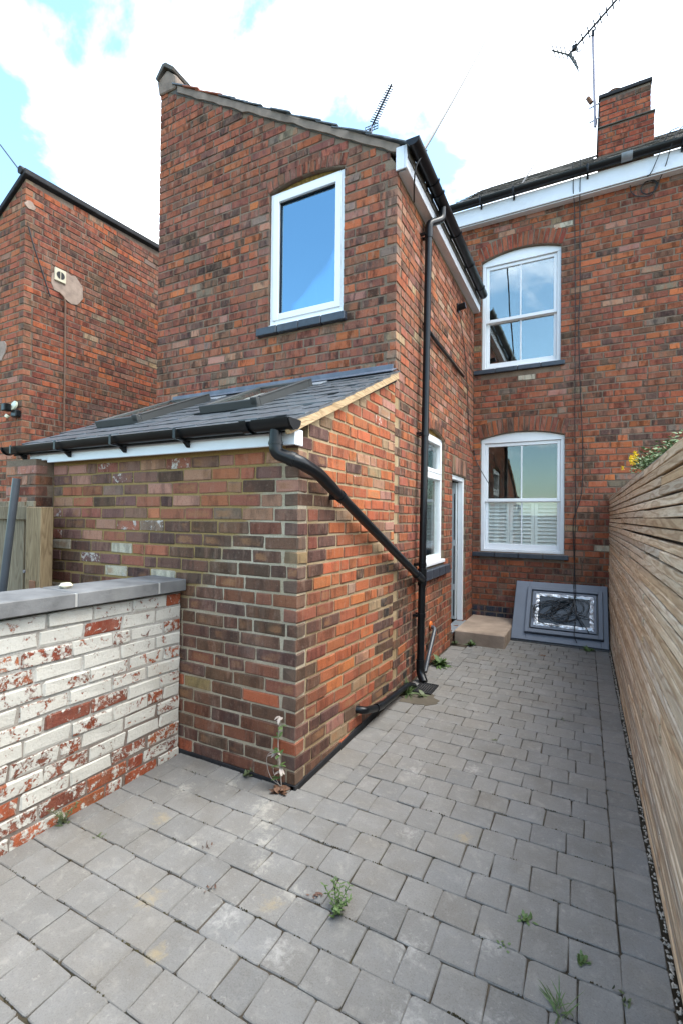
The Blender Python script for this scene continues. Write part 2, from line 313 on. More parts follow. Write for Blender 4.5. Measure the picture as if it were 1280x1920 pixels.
# ------------------------------------------------------------------ object helpers
def link(name, me, mat=None):
    o = bpy.data.objects.new(name, me); COL.objects.link(o)
    if mat is not None and not me.materials: me.materials.append(mat)
    return o
def basis(o): return o.matrix_basis.copy()
def adopt(o, parent):
    w = parent.get('_w'); o.parent = parent
    pm = parent.matrix_basis
    if parent.parent is not None: pm = parent.parent.matrix_basis @ parent.matrix_parent_inverse @ pm
    o.matrix_parent_inverse = pm.inverted()
    return o
def thing(name, label, cat, loc=(0, 0, 0), group=None):
    o = bpy.data.objects.new(name, None); COL.objects.link(o); o.location = loc; o.empty_display_size = 0.2
    o['label'] = label; o['category'] = cat
    if group: o['group'] = group
    return o
def tag(o, label, cat, group=None):
    o['label'] = label; o['category'] = cat
    if group: o['group'] = group
    return o
class MB:
    def __init__(s): s.v = []; s.f = []
    def add(s, v, f):
        b = len(s.v); s.v += [tuple(x) for x in v]; s.f += [tuple(i+b for i in q) for q in f]; return s
    def box(s, x0, x1, y0, y1, z0, z1, rot=None):
        v = [(x, y, z) for x in (x0, x1) for y in (y0, y1) for z in (z0, z1)]
        if rot is not None: v = [tuple(rot @ Vector(p)) for p in v]
        return s.add(v, [(0, 1, 3, 2), (4, 6, 7, 5), (0, 4, 5, 1), (2, 3, 7, 6), (0, 2, 6, 4), (1, 5, 7, 3)])
    def prism(s, poly, ax, a, b):
        # poly in the two other axes, extruded along ax from a to b
        n = len(poly)
        def P(q, w):
            if ax == 'Y': return (q[0], w, q[1])
            if ax == 'X': return (w, q[0], q[1])
            return (q[0], q[1], w)
        v = [P(q, a) for q in poly] + [P(q, b) for q in poly]
        f = [tuple(range(n)), tuple(range(2*n-1, n-1, -1))] + [(i, i+n, (i+1) % n+n, (i+1) % n) for i in range(n)]
        return s.add(v, f)
    def tube(s, pts, r, n=10, cap=True):
        pts = [Vector(p) for p in pts]; rings = []; up = None
        for i, p in enumerate(pts):
            t = ((pts[i+1]-p) if i < len(pts)-1 else Vector((0, 0, 0)))
            if t.length: t.normalize()
            if i > 0:
                t2 = (p-pts[i-1]).normalized(); t = (t+t2)
            t.normalize()
            if up is None: up = t.orthogonal().normalized()
            else: up = (up - t*up.dot(t)).normalized()
            sd_ = t.cross(up); k = 1.0
            if 0 < i < len(pts)-1:
                ca = max(0.3, t.dot((p-pts[i-1]).normalized())); k = 1.0/ca if ca > 0.5 else 1.2
            rr = r[i] if isinstance(r, (list, tuple)) else r
            rings.append([p + (up*math.cos(a)+sd_*math.sin(a))*rr*(1 if k < 1.001 else min(k, 1.15)) for a in [2*math.pi*j/n for j in range(n)]])
        v = [x for q in rings for x in q]; f = []
        for i in range(len(rings)-1):
            for j in range(n): f.append((i*n+j, i*n+(j+1) % n, (i+1)*n+(j+1) % n, (i+1)*n+j))
        if cap: f += [tuple(range(n-1, -1, -1)), tuple(range((len(rings)-1)*n, len(rings)*n))]
        return s.add(v, f)
    def build(s, name, mat, parent=None, bevel=0.0, smooth=False):
        me = bpy.data.meshes.new(name); me.from_pydata(s.v, [], s.f)
        bm = bmesh.new(); bm.from_mesh(me)
        bmesh.ops.recalc_face_normals(bm, faces=bm.faces)
        if bevel: bmesh.ops.bevel(bm, geom=bm.edges[:], offset=bevel, segments=1, affect='EDGES', clamp_overlap=True)
        bm.to_mesh(me); bm.free()
        if smooth:
            me.polygons.foreach_set('use_smooth', [True]*len(me.polygons)); me.set_sharp_from_angle(angle=rad(40))
        o = link(name, me, mat)
        if parent is not None: adopt(o, parent)
        return o
def part_box(name, mat, parent, *b, bevel=0.003, rot=None):
    return MB().box(*b, rot=rot).build(name, mat, parent, bevel)
def proj(p):
    d = np.array(p)-np.array([0, 0, CAM_H]); z = d @ _f
    if z <= 0.05: return None
    return (d @ R_)/z*F_PX+640, (d @ D_)/z*F_PX+960, z
def in_frame(p, m=40):
    q = proj(p); return q is not None and -m < q[0] < 1280+m and -m < q[1] < 1920+m
def smooth_path(pts, n=6):
    P = [Vector(p) for p in pts]; P = [P[0]*2-P[1]]+P+[P[-1]*2-P[-2]]; out = []
    for i in range(1, len(P)-2):
        a, b, c, d = P[i-1:i+3]
        for k in range(n):
            t = k/n; out.append(0.5*((2*b)+(c-a)*t+(2*a-5*b+4*c-d)*t*t+(3*b-a-3*c+d)*t**3))
    out.append(P[-2]); return out

# ------------------------------------------------------------------ brick laying
COURSE, BH, ST, HD, JT = 0.0835, 0.0705, 0.228, 0.107, 0.0115
def brick_mesh(L, h=BH, d=0.092, bev=0.0046, jit=0.0026):
    bm = bmesh.new(); bmesh.ops.create_cube(bm, size=1.0)
    bmesh.ops.scale(bm, vec=(L, d, h), verts=bm.verts)
    bmesh.ops.bevel(bm, geom=bm.edges[:], offset=bev, segments=1, affect='EDGES')
    loc = []
    for v in bm.verts:
        loc += [v.co.x/(L/2), v.co.z/(h/2), 0.0]
        v.co += Vector((random.gauss(0, jit), random.gauss(0, jit*0.5), random.gauss(0, jit*0.8)))
        v.co.y += d/2            # front face at local y = 0
    me = bpy.data.meshes.new('brick'); bm.to_mesh(me); bm.free()
    me.attributes.new('local', 'FLOAT_VECTOR', 'POINT').data.foreach_set('vector', loc); return me
VAR = {}
def variants(mat):
    if mat.name not in VAR:
        q = dict(bev=0.007, jit=0.004) if 'white' in mat.name else {}; VAR[mat.name] = ([brick_mesh(ST, **q) for _ in range(12)], [brick_mesh(HD, **q) for _ in range(10)])
        for g in VAR[mat.name]:
            for me in g: me.materials.append(mat)
    return VAR[mat.name]
def join_pieces(name, items, mat, parent):
    vs, fs, cs, ls = [], [], [], []; base = 0
    for me, mw, colr in items:
        n = len(me.vertices); co = np.empty(n*3); me.vertices.foreach_get('co', co); co = co.reshape(-1, 3)
        A = np.array(mw); co = co @ A[:3, :3].T + A[:3, 3]; vs.append(co); cs.append(np.tile(np.array(colr), (n, 1)))
        lo = np.zeros(n*3)
        if 'local' in me.attributes: me.attributes['local'].data.foreach_get('vector', lo)
        ls.append(lo); fs += [tuple(i+base for i in p.vertices) for p in me.polygons]; base += n
    if not vs: return None
    m = bpy.data.meshes.new(name); m.from_pydata(np.concatenate(vs).tolist(), [], fs)
    at = m.attributes.new('piece_colour', 'FLOAT_COLOR', 'POINT'); cc_ = np.concatenate(cs).astype(np.float32); at.data.foreach_set('color', cc_.ravel())
    ap = m.attributes.new('piece_paint', 'FLOAT', 'POINT'); ap.data.foreach_set('value', cc_[:, 3].copy())
    m.attributes.new('local', 'FLOAT_VECTOR', 'POINT').data.foreach_set('vector', np.concatenate(ls))
    m.materials.append(mat); o = link(name, m); o.color = (0, 0, 0, 0); o['kind'] = 'stuff'; adopt(o, parent); return o
class Bricks:
    """collects the bricks of one thing, then links the 300 that show largest singly and joins the rest"""
    def __init__(s): s.items = []
    def add(s, me, mw, colr, parent, mat, size, normal, hidden=False, name='brick'):
        c = mw @ Vector((0, 0, 0)); d = Vector((0, 0, CAM_H))-c; dist = d.length; d.normalize()
        a = size*max(0.0, d.dot(normal))/dist**2
        if hidden or not in_frame(c): a *= 1e-4
        s.items.append((a, me, mw, colr, parent, mat, name))
    def finish(s, limit=300):
        s.items.sort(key=lambda t: -t[0])
        for a, me, mw, colr, parent, mat, name in s.items[:limit]:
            o = link(name, me); o.matrix_basis = mw; o.color = colr; adopt(o, parent)
        rest = {}
        for a, me, mw, colr, parent, mat, name in s.items[limit:]:
            rest.setdefault((parent.name, mat.name), (parent, mat, []))[2].append((me, mw, colr))
        for parent, mat, it in rest.values(): join_pieces('brickwork', it, mat, parent)
def plane_mat(axis, pos, u, z, ang=0.0, tilt=0.0):
    if axis == 'Y': m = Matrix.Translation((u, pos, z))                                   # faces -Y
    else: m = Matrix.Translation((pos, u, z)) @ Matrix.Rotation(math.pi/2, 4, 'Z')        # faces +X
    return m @ Matrix.Rotation(ang, 4, 'Y') @ Matrix.Rotation(tilt, 4, 'Z')
def lay(store, parent, mat, axis, pos, u0, u1, z0, z1, colour, holes=(), lim=None, header=0.32, shear=None, toothL=0, toothR=0, hidden=None, rough=0.0012, zoff=0.0, zs=1.0):
    """toothL/R: 1 = runs through on even courses, 2 = runs through on odd ones, 0 = plain end"""
    S_, H_ = variants(mat); normal = Vector((0, -1, 0)) if axis == 'Y' else Vector((1, 0, 0))
    prev = []; i = 0; z = z0+zoff
    while z+BH <= z1+0.03:
        zc = z+BH/2; a, b = u0, u1
        if toothL and (i % 2 == 0) != (toothL == 1): a += HD+JT
        if toothR and (i % 2 == 0) != (toothR == 1): b -= HD+JT
        if lim:
            la, lb = lim(zc); a, b = max(a, la), min(b, lb)
        segs = [(a, b)]
        for h in holes:
            iv = h(zc)
            if iv is None: continue
            ns = []
            for (p, q) in segs:
                if iv[1] <= p or iv[0] >= q: ns.append((p, q)); continue
                if iv[0]-p > 0.02: ns.append((p, iv[0]))
                if q-iv[1] > 0.02: ns.append((iv[1], q))
            segs = ns
        cuts = []
        for (p, q) in segs:
            u = p; first = True
            while q-u > 0.02:
                best = None
                for _ in range(5):
                    L = HD if random.random() < header else ST
                    L *= random.uniform(0.94, 1.05)
                    if first and random.random() < 0.35: L = random.choice((HD, ST*0.75, HD*1.4))
                    e = u+L+JT
                    if all(abs(e-c) > 0.035 for c in prev): break
                if q-(u+L+JT) < 0.05: L = q-u
                if u+L > q: L = q-u
                first = False
                grp = S_ if L > 0.16 else H_; me = random.choice(grp); sc = L/(ST if L > 0.16 else HD)
                um = u+L/2; dz = shear(um, zc) if shear else 0.0
                sl = ((shear(um+0.1, zc)-dz)/0.1) if shear else 0.0
                p_ = random.gauss(0, rough)
                mw = plane_mat(axis, pos+(p_ if axis == 'Y' else -p_), um, zc+dz+random.gauss(0, 0.0012), -math.atan(sl)+random.gauss(0, 0.006), random.gauss(0, 0.004)) @ Matrix.Diagonal((sc*(1+(zs-1)*0.15), 1, zs*random.uniform(0.965, 1.02), 1))
                store.add(me, mw, colour(um, zc, L < 0.16), parent, mat, L*BH, normal, hidden(um, zc) if hidden else False)
                u += L+JT; cuts.append(u)
        prev = cuts; z += COURSE; i += 1
def arch_geom(x0, x1, zs, zc):
    w = (x1-x0)/2; h = zc-zs; R = (w*w+h*h)/(2*h); return (x0+x1)/2, zc-R, R, w
def arch_hole(x0, x1, zb, zs, zc, t):
    cx, cz, R, w = arch_geom(x0, x1, zs, zc)
    half = math.asin(min(1, w/R)); Ro = R+t
    def f(z):
        if z < zb-0.02: return None
        if z <= zs-0.01: return (x0, x1)
        if z >= cz+Ro-0.01: return None
        wo = math.sqrt(max(0, Ro*Ro-(z-cz)**2)); wl = w+math.tan(half)*(z-zs)
        wl = min(wo, wl); return (cx-wl-0.008, cx+wl+0.008)
    return f
def rect_hole(x0, x1, zb, zt):
    return lambda z: (x0, x1) if zb-0.02 < z < zt+0.02 else None
def arch_bricks(store, parent, mat, axis, pos, x0, x1, zs, zc, t, n, colour):
    cx, cz, R, w = arch_geom(x0, x1, zs, zc); half = math.asin(w/R); normal = Vector((0, -1, 0)) if axis == 'Y' else Vector((1, 0, 0))
    wid = 2*half*(R+0.01)/n-0.009
    S_, H_ = variants(mat)
    for k in range(n):
        a = -half+2*half*(k+0.5)/n; rr = R+0.003+t/2
        me = random.choice(S_ if t > 0.16 else H_); L0 = ST if t > 0.16 else HD
        mw = plane_mat(axis, pos-(0.002 if axis == 'Y' else -0.002), cx+math.sin(a)*rr, cz+math.cos(a)*rr, 0) @ Matrix.Rotation(a-math.pi/2, 4, 'Y') @ Matrix.Diagonal((t/L0, 1, wid/BH, 1))
        store.add(me, mw, colour(cx+math.sin(a)*rr, cz+math.cos(a)*rr, True), parent, mat, t*wid, normal)
def arch_poly(x0, x1, zb, zs, zc, n=14):
    cx, cz, R, w = arch_geom(x0, x1, zs, zc); half = math.asin(w/R)
    return [(x0, zb), (x1, zb)]+[(cx+R*math.sin(half-2*half*k/n), cz+R*math.cos(half-2*half*k/n)) for k in range(n+1)]
def sheet(name, mat, parent, axis, pos, outline, holes=(), depth=0.11, recess=0.0065):
    bm = bmesh.new()
    for loop in [outline]+list(holes):
        vs = [bm.verts.new((u, 0, z)) for u, z in loop]
        for i in range(len(vs)): bm.edges.new((vs[i], vs[(i+1) % len(vs)]))
    bmesh.ops.triangle_fill(bm, use_beauty=True, use_dissolve=False, edges=bm.edges[:])
    r = bmesh.ops.extrude_face_region(bm, geom=bm.faces[:])
    bmesh.ops.translate(bm, verts=[v for v in r['geom'] if isinstance(v, bmesh.types.BMVert)], vec=(0, depth, 0))
    mw = plane_mat(axis, pos+(recess if axis == 'Y' else -recess), 0, 0)
    bm.transform(mw); bmesh.ops.recalc_face_normals(bm, faces=bm.faces)
    me = bpy.data.meshes.new(name); bm.to_mesh(me); bm.free(); o = link(name, me, mat); adopt(o, parent); return o
def pick(pal):
    tot = sum(w for w, _ in pal); r = random.random()*tot
    for w, c in pal:
        r -= w
        if r <= 0: break
    j = random.uniform(0.82, 1.18); g = random.uniform(0.93, 1.07)
    j *= 1.04; return [min(0.8, c[0]*j), min(0.8, c[1]*j*g*0.97), min(0.8, c[2]*j/g*0.86)]
RED, REDB, ORG, BRT = (0.245, 0.080, 0.050), (0.205, 0.073, 0.049), (0.31, 0.096, 0.048), (0.42, 0.130, 0.055)
PUR, DRK, SOOT = (0.175, 0.083, 0.062), (0.105, 0.062, 0.050), (0.035, 0.031, 0.031)
PNK, BUF, CRM, GRY = (0.33, 0.175, 0.135), (0.29, 0.205, 0.14), (0.50, 0.44, 0.33), (0.19, 0.145, 0.12)

# ------------------------------------------------------------------ ground
def ground():
    me = bpy.data.meshes.new('ground'); r = 900
    me.from_pydata([(-r, -r, -0.075), (r, -r, -0.075), (r, r, -0.075), (-r, r, -0.075)], [], [(0, 1, 2, 3)])
    o = link('ground', me, M['earth']); o['kind'] = 'structure'
ground()
def paving():
    me = bpy.data.meshes.new('paving'); x0, x1, y0, y1 = -2.33, 0.268, -0.6, 6.9
    b = MB().box(x0, x1, y0, y1, -0.072, -0.0075)
    bed = b.build('paving', M['bed']); bed['kind'] = 'structure'
    def sett(L, Wd):
        bm = bmesh.new(); hx, hy = L/2, Wd/2; vs = []
        def cc_(): return random.uniform(0.005, 0.016)
        ring = []
        for sx, sy in ((1, -1), (1, 1), (-1, 1), (-1, -1)):
            c = cc_(); a = (sx*hx, sy*(hy-c)); b_ = (sx*(hx-c*0.25), sy*(hy-c*0.25)); d = (sx*(hx-c), sy*hy)
            ring += [a, b_, d] if sx*sy > 0 else [d, b_, a]
        j = lambda: random.gauss(0, 0.0019)
        ring = [(x+j(), y+j()) for x, y in ring]; n = len(ring)
        top = [bm.verts.new((x*(1-0.0032/hx), y*(1-0.0032/hy), random.gauss(0, 0.0006))) for x, y in ring]
        mid = [bm.verts.new((x, y, -0.0035+random.gauss(0, 0.0008))) for x, y in ring]
        bot = [bm.verts.new((x, y, -0.03)) for x, y in ring]
        bm.faces.new(top)
        for i in range(n):
            k = (i+1) % n
            bm.faces.new((top[k], top[i], mid[i], mid[k])); bm.faces.new((mid[k], mid[i], bot[i], bot[k]))
        bmesh.ops.recalc_face_normals(bm, faces=bm.faces)
        me = bpy.data.meshes.new('paver'); bm.to_mesh(me); bm.free(); me.materials.append(M['paver']); return me
    PITCH, g = 0.1575, 0.0034
    V = {L: [sett(L-g, PITCH-g) for _ in range(5)] for L in (0.205, 0.182, 0.157, 0.128)}
    st_ = Bricks(); up = Vector((0, 0, 1))
    def put(L, x, y, wd=None, rot=0):
        me = random.choice(V[min(V, key=lambda q: abs(q-L))]); base = min(V, key=lambda q: abs(q-L))
        sy = (wd-g)/(PITCH-g) if wd else 1
        mw = Matrix.Translation((x, y, random.gauss(0, 0.0011))) @ Matrix.Rotation(rot+random.gauss(0, 0.009), 4, 'Z') @ Matrix.Rotation(random.gauss(0, 0.006), 4, 'X') @ Matrix.Rotation(random.gauss(0, 0.006), 4, 'Y') @ Matrix.Diagonal(((L-g)/(base-g), sy, 1, 1))
        if random.random() < 0.5: mw = mw @ Matrix.Rotation(math.pi, 4, 'Z')
        t = random.gauss(0.188, 0.0085); warm = random.gauss(0, 0.0022)
        st_.add(me, mw, (t*1.02+warm*0.8, t*0.98, t*0.925-warm, 0), bed, M['paver'], L*PITCH, up, name='paver')
    ys = [1.0+PITCH*k for k in range(-10, 38)]
    prev = []
    for k, y in enumerate(ys):
        yc = y+PITCH/2
        if yc > 6.86: break
        a, b_ = (-2.325, 0.122)
        if yc > 2.3: a = -1.155
        elif yc > 2.2: a = -1.42
        u = a+random.choice((0, 0, 0)); cuts = []; first = True
        if k == 9: pass
        while b_-u > 0.03:
            for _ in range(6):
                L = random.choice((0.205, 0.182, 0.182, 0.157, 0.157, 0.157, 0.128))
                if first: L *= random.uniform(0.6, 1.0)
                if all(abs(u+L-c) > 0.03 for c in prev): break
            if b_-(u+L) < 0.07: L = b_-u
            if L > 0.25: L /= 2
            put(L, u+L/2, yc); u += L; cuts.append(u); first = False
        prev = cuts
    y = -0.5
    while y < 6.8:
        L = random.choice((0.205, 0.157, 0.182, 0.128)); put(L, 0.195, y+L/2, 0.143, math.pi/2); y += L
    y = 2.26
    while y < 5.65:
        L = random.choice((0.205, 0.182, 0.157)); put(L, -1.335, y+L/2, 0.18, math.pi/2); y += L
    y = 2.262
    while y < 6.7:
        L = random.choice((0.205, 0.182, 0.157)); put(L, -1.2, y+L/2, 0.09, math.pi/2); y += L
    y = 5.65
    st_.finish(300)
    # gravel strip along the fence
    b = MB()
    for _ in range(900):
        y = random.uniform(-0.5, 6.85); x = random.uniform(0.270, 0.286); r = random.uniform(0.004, 0.011)
        ico = [(0, 0, 1), (.9, 0, .1), (-.3, .85, .1), (-.7, -.5, .0), (.3, -.8, .2), (0, 0, -.7)]
        q = random.uniform(0, 6.28); cs_, sn = math.cos(q), math.sin(q); sx, sy, sz = random.uniform(.7, 1.2), random.uniform(.8, 1.4), random.uniform(.5, .9)
        b.add([(x+r*(vx*cs_-vy*sn)*sx*.8, y+r*(vx*sn+vy*cs_)*sy, -0.004+r*vz*sz) for vx, vy, vz in ico], [(0, 1, 2), (0, 2, 3), (0, 3, 4), (0, 4, 1), (5, 2, 1), (5, 3, 2), (5, 4, 3), (5, 1, 4)])
    me = bpy.data.meshes.new('gravel'); me.from_pydata(b.v, [], b.f); me.materials.append(M['gravel'])
    go = link('gravel', me); go['kind'] = 'stuff'; tag(go, 'thin strip of pale gravel between the pavers and the slatted fence', 'gravel')
paving()

XS, YL, YE, YB = -1.44, 2.24, 3.75, 6.9      # side wall, lean-to front, extension front, house wall

# ------------------------------------------------------------------ main house
def window_box(name, parent, axis, pos, x0, x1, z0, z1, wd, depth, mat):
    """frame of four members whose outside is x0..x1, z0..z1, front at pos"""
    b = MB()
    def bx(a, c, e, f):
        if axis == 'Y': b.box(a, c, pos, pos+depth, e, f)
        else: b.box(pos-depth, pos, a, c, e, f)
    bx(x0, x0+wd, z0, z1); bx(x1-wd, x1, z0, z1); bx(x0+wd, x1-wd, z0, z0+wd); bx(x0+wd, x1-wd, z1-wd, z1)
    return b.build(name, mat, parent, 0.004)
def pane(parent, axis, pos, x0, x1, z0, z1, mat):
    b = MB(); t = 0.006
    if axis == 'Y': b.box(x0, x1, pos, pos+t, z0, z1)
    else: b.box(pos-t, pos, x0, x1, z0, z1)
    # only the two broad faces matter; a thin solid sheet of glass
    return b.build('pane', mat, parent)
def sill_bricks(parent, axis, pos, x0, x1, zt, n, proud=0.05, h=0.066):
    L = (x1-x0)/n
    for k in range(n):
        a, c = x0+k*L+0.003, x0+(k+1)*L-0.003; j = random.gauss(0, 0.002)
        if axis == 'Y': part_box('sill_brick', M['blue'], parent, a, c, pos-proud+j, pos+0.09, zt-h, zt, bevel=0.006)
        else: part_box('sill_brick', M['blue'], parent, pos-0.09, pos+proud+j, a, c, zt-h, zt, bevel=0.006)
def gutter_profile(b, axis, fixed, z, a0, a1, side, r=0.057):
    """half-round gutter running along axis; side = direction away from the fascia"""
    n = 10; out = [(math.cos(math.pi+math.pi*k/n)*r, math.sin(math.pi+math.pi*k/n)*r) for k in range(n+1)]
    inn = [(x*0.92, y*0.92) for x, y in reversed(out)]; poly = out+inn
    pts = [((fixed+side*(r+0.004)+p[0]), z+p[1]) for p in poly]
    b.prism(pts, 'Y' if axis == 'Y' else 'X', a0, a1)
    return b

def house():
    h = thing('brick_house', 'two-storey red brick house at the end of the yard with two sash windows', 'house', (0, YB, 0))
    up = (-1.335, -0.288, 3.69, 5.262, 5.36); lo = (-1.335, -0.232, 1.07, 2.685, 2.768)
    wall = sheet('wall', M['mortar_house'], h, 'Y', YB, [(-4.35, -0.07), (2.6, -0.07), (2.6, 6.05), (-4.35, 6.05)], [arch_poly(*up), arch_poly(*lo)])
    st_ = Bricks()
    def colr(u, z, hd):
        k = random.random()
        # the wall is redder high on the right and low down beside the windows, darker round the cables
        n = math.sin(u*2.1+z*1.3)+math.sin(z*2.7-u)*0.7
        if 0.16 < z < 0.27 and u < -0.75: return (0.036, 0.045, 0.062, 0)
        pal = [(3.4, RED), (2.6, REDB), (1.6 if n < 0.4 else 2.6, ORG), (0.35, BRT), (1.3 if n < 0.2 else 0.6, DRK), (1.5, PUR), (0.18, BUF), (0.25, GRY), (0.4, PNK)]
        if z < 1.0: pal = [(2, RED), (3.4, REDB), (1.2, ORG), (2.2, PUR), (0.7, DRK)]
        if -0.2 < u < 0.0 and 2.4 < z < 4.4: pal = [(1, RED), (2, REDB), (2.2, DRK), (2, PUR), (.5, GRY)]
        c = pick(pal)
        if k > 0.992: c = list(CRM)
        return (*c, 0.12 if random.random() < 0.012 else 0)
    holes = [arch_hole(up[0], up[1], up[2]-0.09, up[3], up[4], 0.21), arch_hole(lo[0], lo[1], lo[2]-0.12, lo[3], lo[4], 0.21)]
    lay(st_, wall, M['brick'], 'Y', YB, -2.4, 2.0, -0.03, 5.80, colr, holes, header=0.35, lim=lambda z: (XS+0.002 if z < 4.63 else -2.4, 2.0),
        hidden=lambda u, z: u > 0.25 and z < 1.5+0.3*u/0.287)
    for (x0, x1, zb, zs, zc) in (up, lo):
        ac = (lambda u, z, hd: (*pick([(3, (0.25, 0.062, 0.04)), (1, RED), (.6, REDB)]), 0)) if zb > 2 else (lambda u, z, hd: (*pick([(2, REDB), (1, ORG), (1, PUR), (.7, DRK), (1, RED)]), 0))
        arch_bricks(st_, wall, M['brick'], 'Y', YB, x0-0.01, x1+0.01, zs, zc, 0.205, 17, ac)
    st_.finish(300)
    # windows
    for (x0, x1, zb, zs, zc), shut in ((up, False), (lo, True)):
        y = YB+0.055; b = MB(); cx, cz, R, w = arch_geom(x0, x1, zs, zc)
        jw = 0.052
        b.box(x0+.003, x0+jw, y, y+0.13, zb+.003, zs-.02); b.box(x1-jw, x1-.003, y, y+0.13, zb+.003, zs-.02); b.box(x0+jw, x1-jw, y, y+0.13, zb+.003, zb+0.04)
        hd_ = [(x0+.003, zs-0.055), (x1-.003, zs-0.055), (x1-.003, zs-.002)]+[(cx+(R-.003)*math.sin(a), cz+(R-.003)*math.cos(a)) for a in [math.asin(w/R)*(1-2*k/12) for k in range(1, 12)]]+[(x0+.003, zs-.002)]
        b.prism(hd_, 'Y', y-0.004, y+0.12)
        win = b.build('sash_window', M['upvc'], h, 0.003)
        zt = zs-0.055; zm = zb+(zt-zb)*(0.478 if not shut else 0.478); s0, s1 = x0+jw, x1-jw; sw = 0.044; xm = (s0+s1)/2
        mid = zm
        for top in (True, False):
            ys = y+0.022 if top else y+0.062; zl, zh = (mid-0.028, zt-0.004) if top else (zb+0.04, mid+0.005)
            br, tr = (0.046, 0.046) if top else (0.075, 0.040)
            b = MB(); b.box(s0+.002, s0+sw, ys, ys+0.04, zl, zh); b.box(s1-sw, s1-.002, ys, ys+0.04, zl, zh); b.box(s0+sw, s1-sw, ys, ys+0.04, zl, zl+br); b.box(s0+sw, s1-sw, ys, ys+0.04, zh-tr, zh)
            b.build('sash', M['upvc'], win, 0.004)
            MB().box(xm-0.009, xm+0.009, ys+0.006, ys+0.03, zl+br, zh-tr).build('glazing_bar', M['upvc'], win, 0.003)
            for (a, c) in ((s0+sw, xm-0.009), (xm+0.009, s1-sw)): pane(win, 'Y', ys+0.018, a, c, zl+br, zh-tr, M['pane'] if shut else M['pane_bright'])
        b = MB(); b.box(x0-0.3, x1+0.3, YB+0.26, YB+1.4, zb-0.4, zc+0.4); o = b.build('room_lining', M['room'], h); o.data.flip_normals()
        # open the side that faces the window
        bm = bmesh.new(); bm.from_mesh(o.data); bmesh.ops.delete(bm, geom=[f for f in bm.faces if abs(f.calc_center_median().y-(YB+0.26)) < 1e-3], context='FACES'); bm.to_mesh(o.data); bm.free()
        if shut:
            # white plantation shutters behind the lower sash
            yb = YB+0.168; z0, z1 = zb+0.05, mid-0.01; xs = np.linspace(s0+0.005, s1-0.005, 4)
            for k in range(3):
                b = MB(); a, c = xs[k]+0.002, xs[k+1]-0.002
                b.box(a, a+0.042, yb, yb+0.028, z0, z1); b.box(c-0.042, c, yb, yb+0.028, z0, z1); b.box(a+0.042, c-0.042, yb, yb+0.028, z0, z0+0.05); b.box(a+0.042, c-0.042, yb, yb+0.028, z1-0.04, z1)
                sp = b.build('shutter', M['shutter'], win)
                b = MB(); z = z0+0.06
                while z < z1-0.05:
                    b.add([(a+0.042, yb-0.008, z+0.0), (c-0.042, yb-0.008, z), (c-0.042, yb+0.03, z+0.044), (a+0.042, yb+0.03, z+0.044), (a+0.042, yb-0.008, z-0.006), (c-0.042, yb-0.008, z-0.006), (c-0.042, yb+0.03, z+0.038), (a+0.042, yb+0.03, z+0.038)], [(0, 1, 2, 3), (7, 6, 5, 4), (0, 4, 5, 1), (1, 5, 6, 2), (2, 6, 7, 3), (3, 7, 4, 0)]); z += 0.052
                b.build('louvres', M['shutter'], win)
        zsill = zb-0.002
        sill_bricks(h, 'Y', YB, x0-0.10, x1+0.055, zsill-0.004, 4, 0.045, 0.062)
    # eaves
    part_box('soffit', M['fascia'], h, XS-0.4, 2.6, YB-0.10, YB+0.1, 5.785, 5.80)
    part_box('fascia', M['fascia'], h, XS-0.4, 2.6, YB-0.125, YB-0.103, 5.80, 6.02)
    b = gutter_profile(MB(), 'X', YB-0.127, 6.075, XS-0.35, 2.6, -1, 0.055)
    g = b.build('gutter', M['black'], h, 0, True)
    for x in (-1.32, -0.88, 0.02, 1.02, 1.9):
        MB().box(x-0.012, x+0.012, YB-0.262, YB-0.120, 6.005, 6.017).box(x-0.012, x+0.012, YB-0.146, YB-0.126, 5.96, 6.02).box(x-0.012, x+0.012, YB-0.264, YB-0.258, 6.017, 6.08).build('bracket', M['black'], g, 0.002)
    b = gutter_profile(MB(), 'X', YB-0.123, 6.079, 0.39, 0.51, -1, 0.068); b.build('joint_patch', M['zinc'], g, 0, True)
    # roof: body plus slates one by one along the eave
    sl = 0.73; z0 = 6.085; y0 = YB-0.19
    rf = MB().prism([(y0+0.03, z0-0.02), (YB+4.2, z0-0.02+(4.17)*sl), (YB+4.2, z0-0.1+4.17*sl), (y0+0.06, z0-0.06)], 'X', XS-3, 3.0).build('roof', M['oldslate'], h)
    def sm():
        b = MB(); b.box(-0.148, 0.148, 0, 0.40, 0, 0.011); o = b.build('slate', M['oldslate'], None, 0.002); me = o.data
        bpy.data.objects.remove(o); bm = bmesh.new(); bm.from_mesh(me)
        for v in bm.verts: v.co += Vector((random.gauss(0, .003), random.gauss(0, .006), 0))
        bm.to_mesh(me); bm.free(); return me
    vs = [sm() for _ in range(4)]; ang = math.atan(sl); rest = []
    for r in range(18):
        for c in range(15):
            x = XS-0.25+c*0.30+(0.15 if r % 2 else 0)+random.gauss(0, .003); t = r*0.20
            if 8.05 < y0+t*math.cos(ang) < 8.8 and 0.1 < x < 0.95: continue
            mw = Matrix.Translation((x, y0+t*math.cos(ang), z0+t*math.sin(ang)+0.004)) @ Matrix.Rotation(ang-0.03+random.gauss(0, .004), 4, 'X')
            if r < 5:
                o = link('slate', random.choice(vs)); o.matrix_basis = mw; o.color = (1, 1, 1, 1); adopt(o, rf)
                if c in (1, 2, 3) and r == 3: pass
            else: rest.append((random.choice(vs), mw, (1, 1, 1, 1)))
    join_pieces('slates', rest, M['oldslate'], rf)
    # chimney: two stages with a ledge
    cx0, cx1, cy = 0.166, 0.90, 8.2
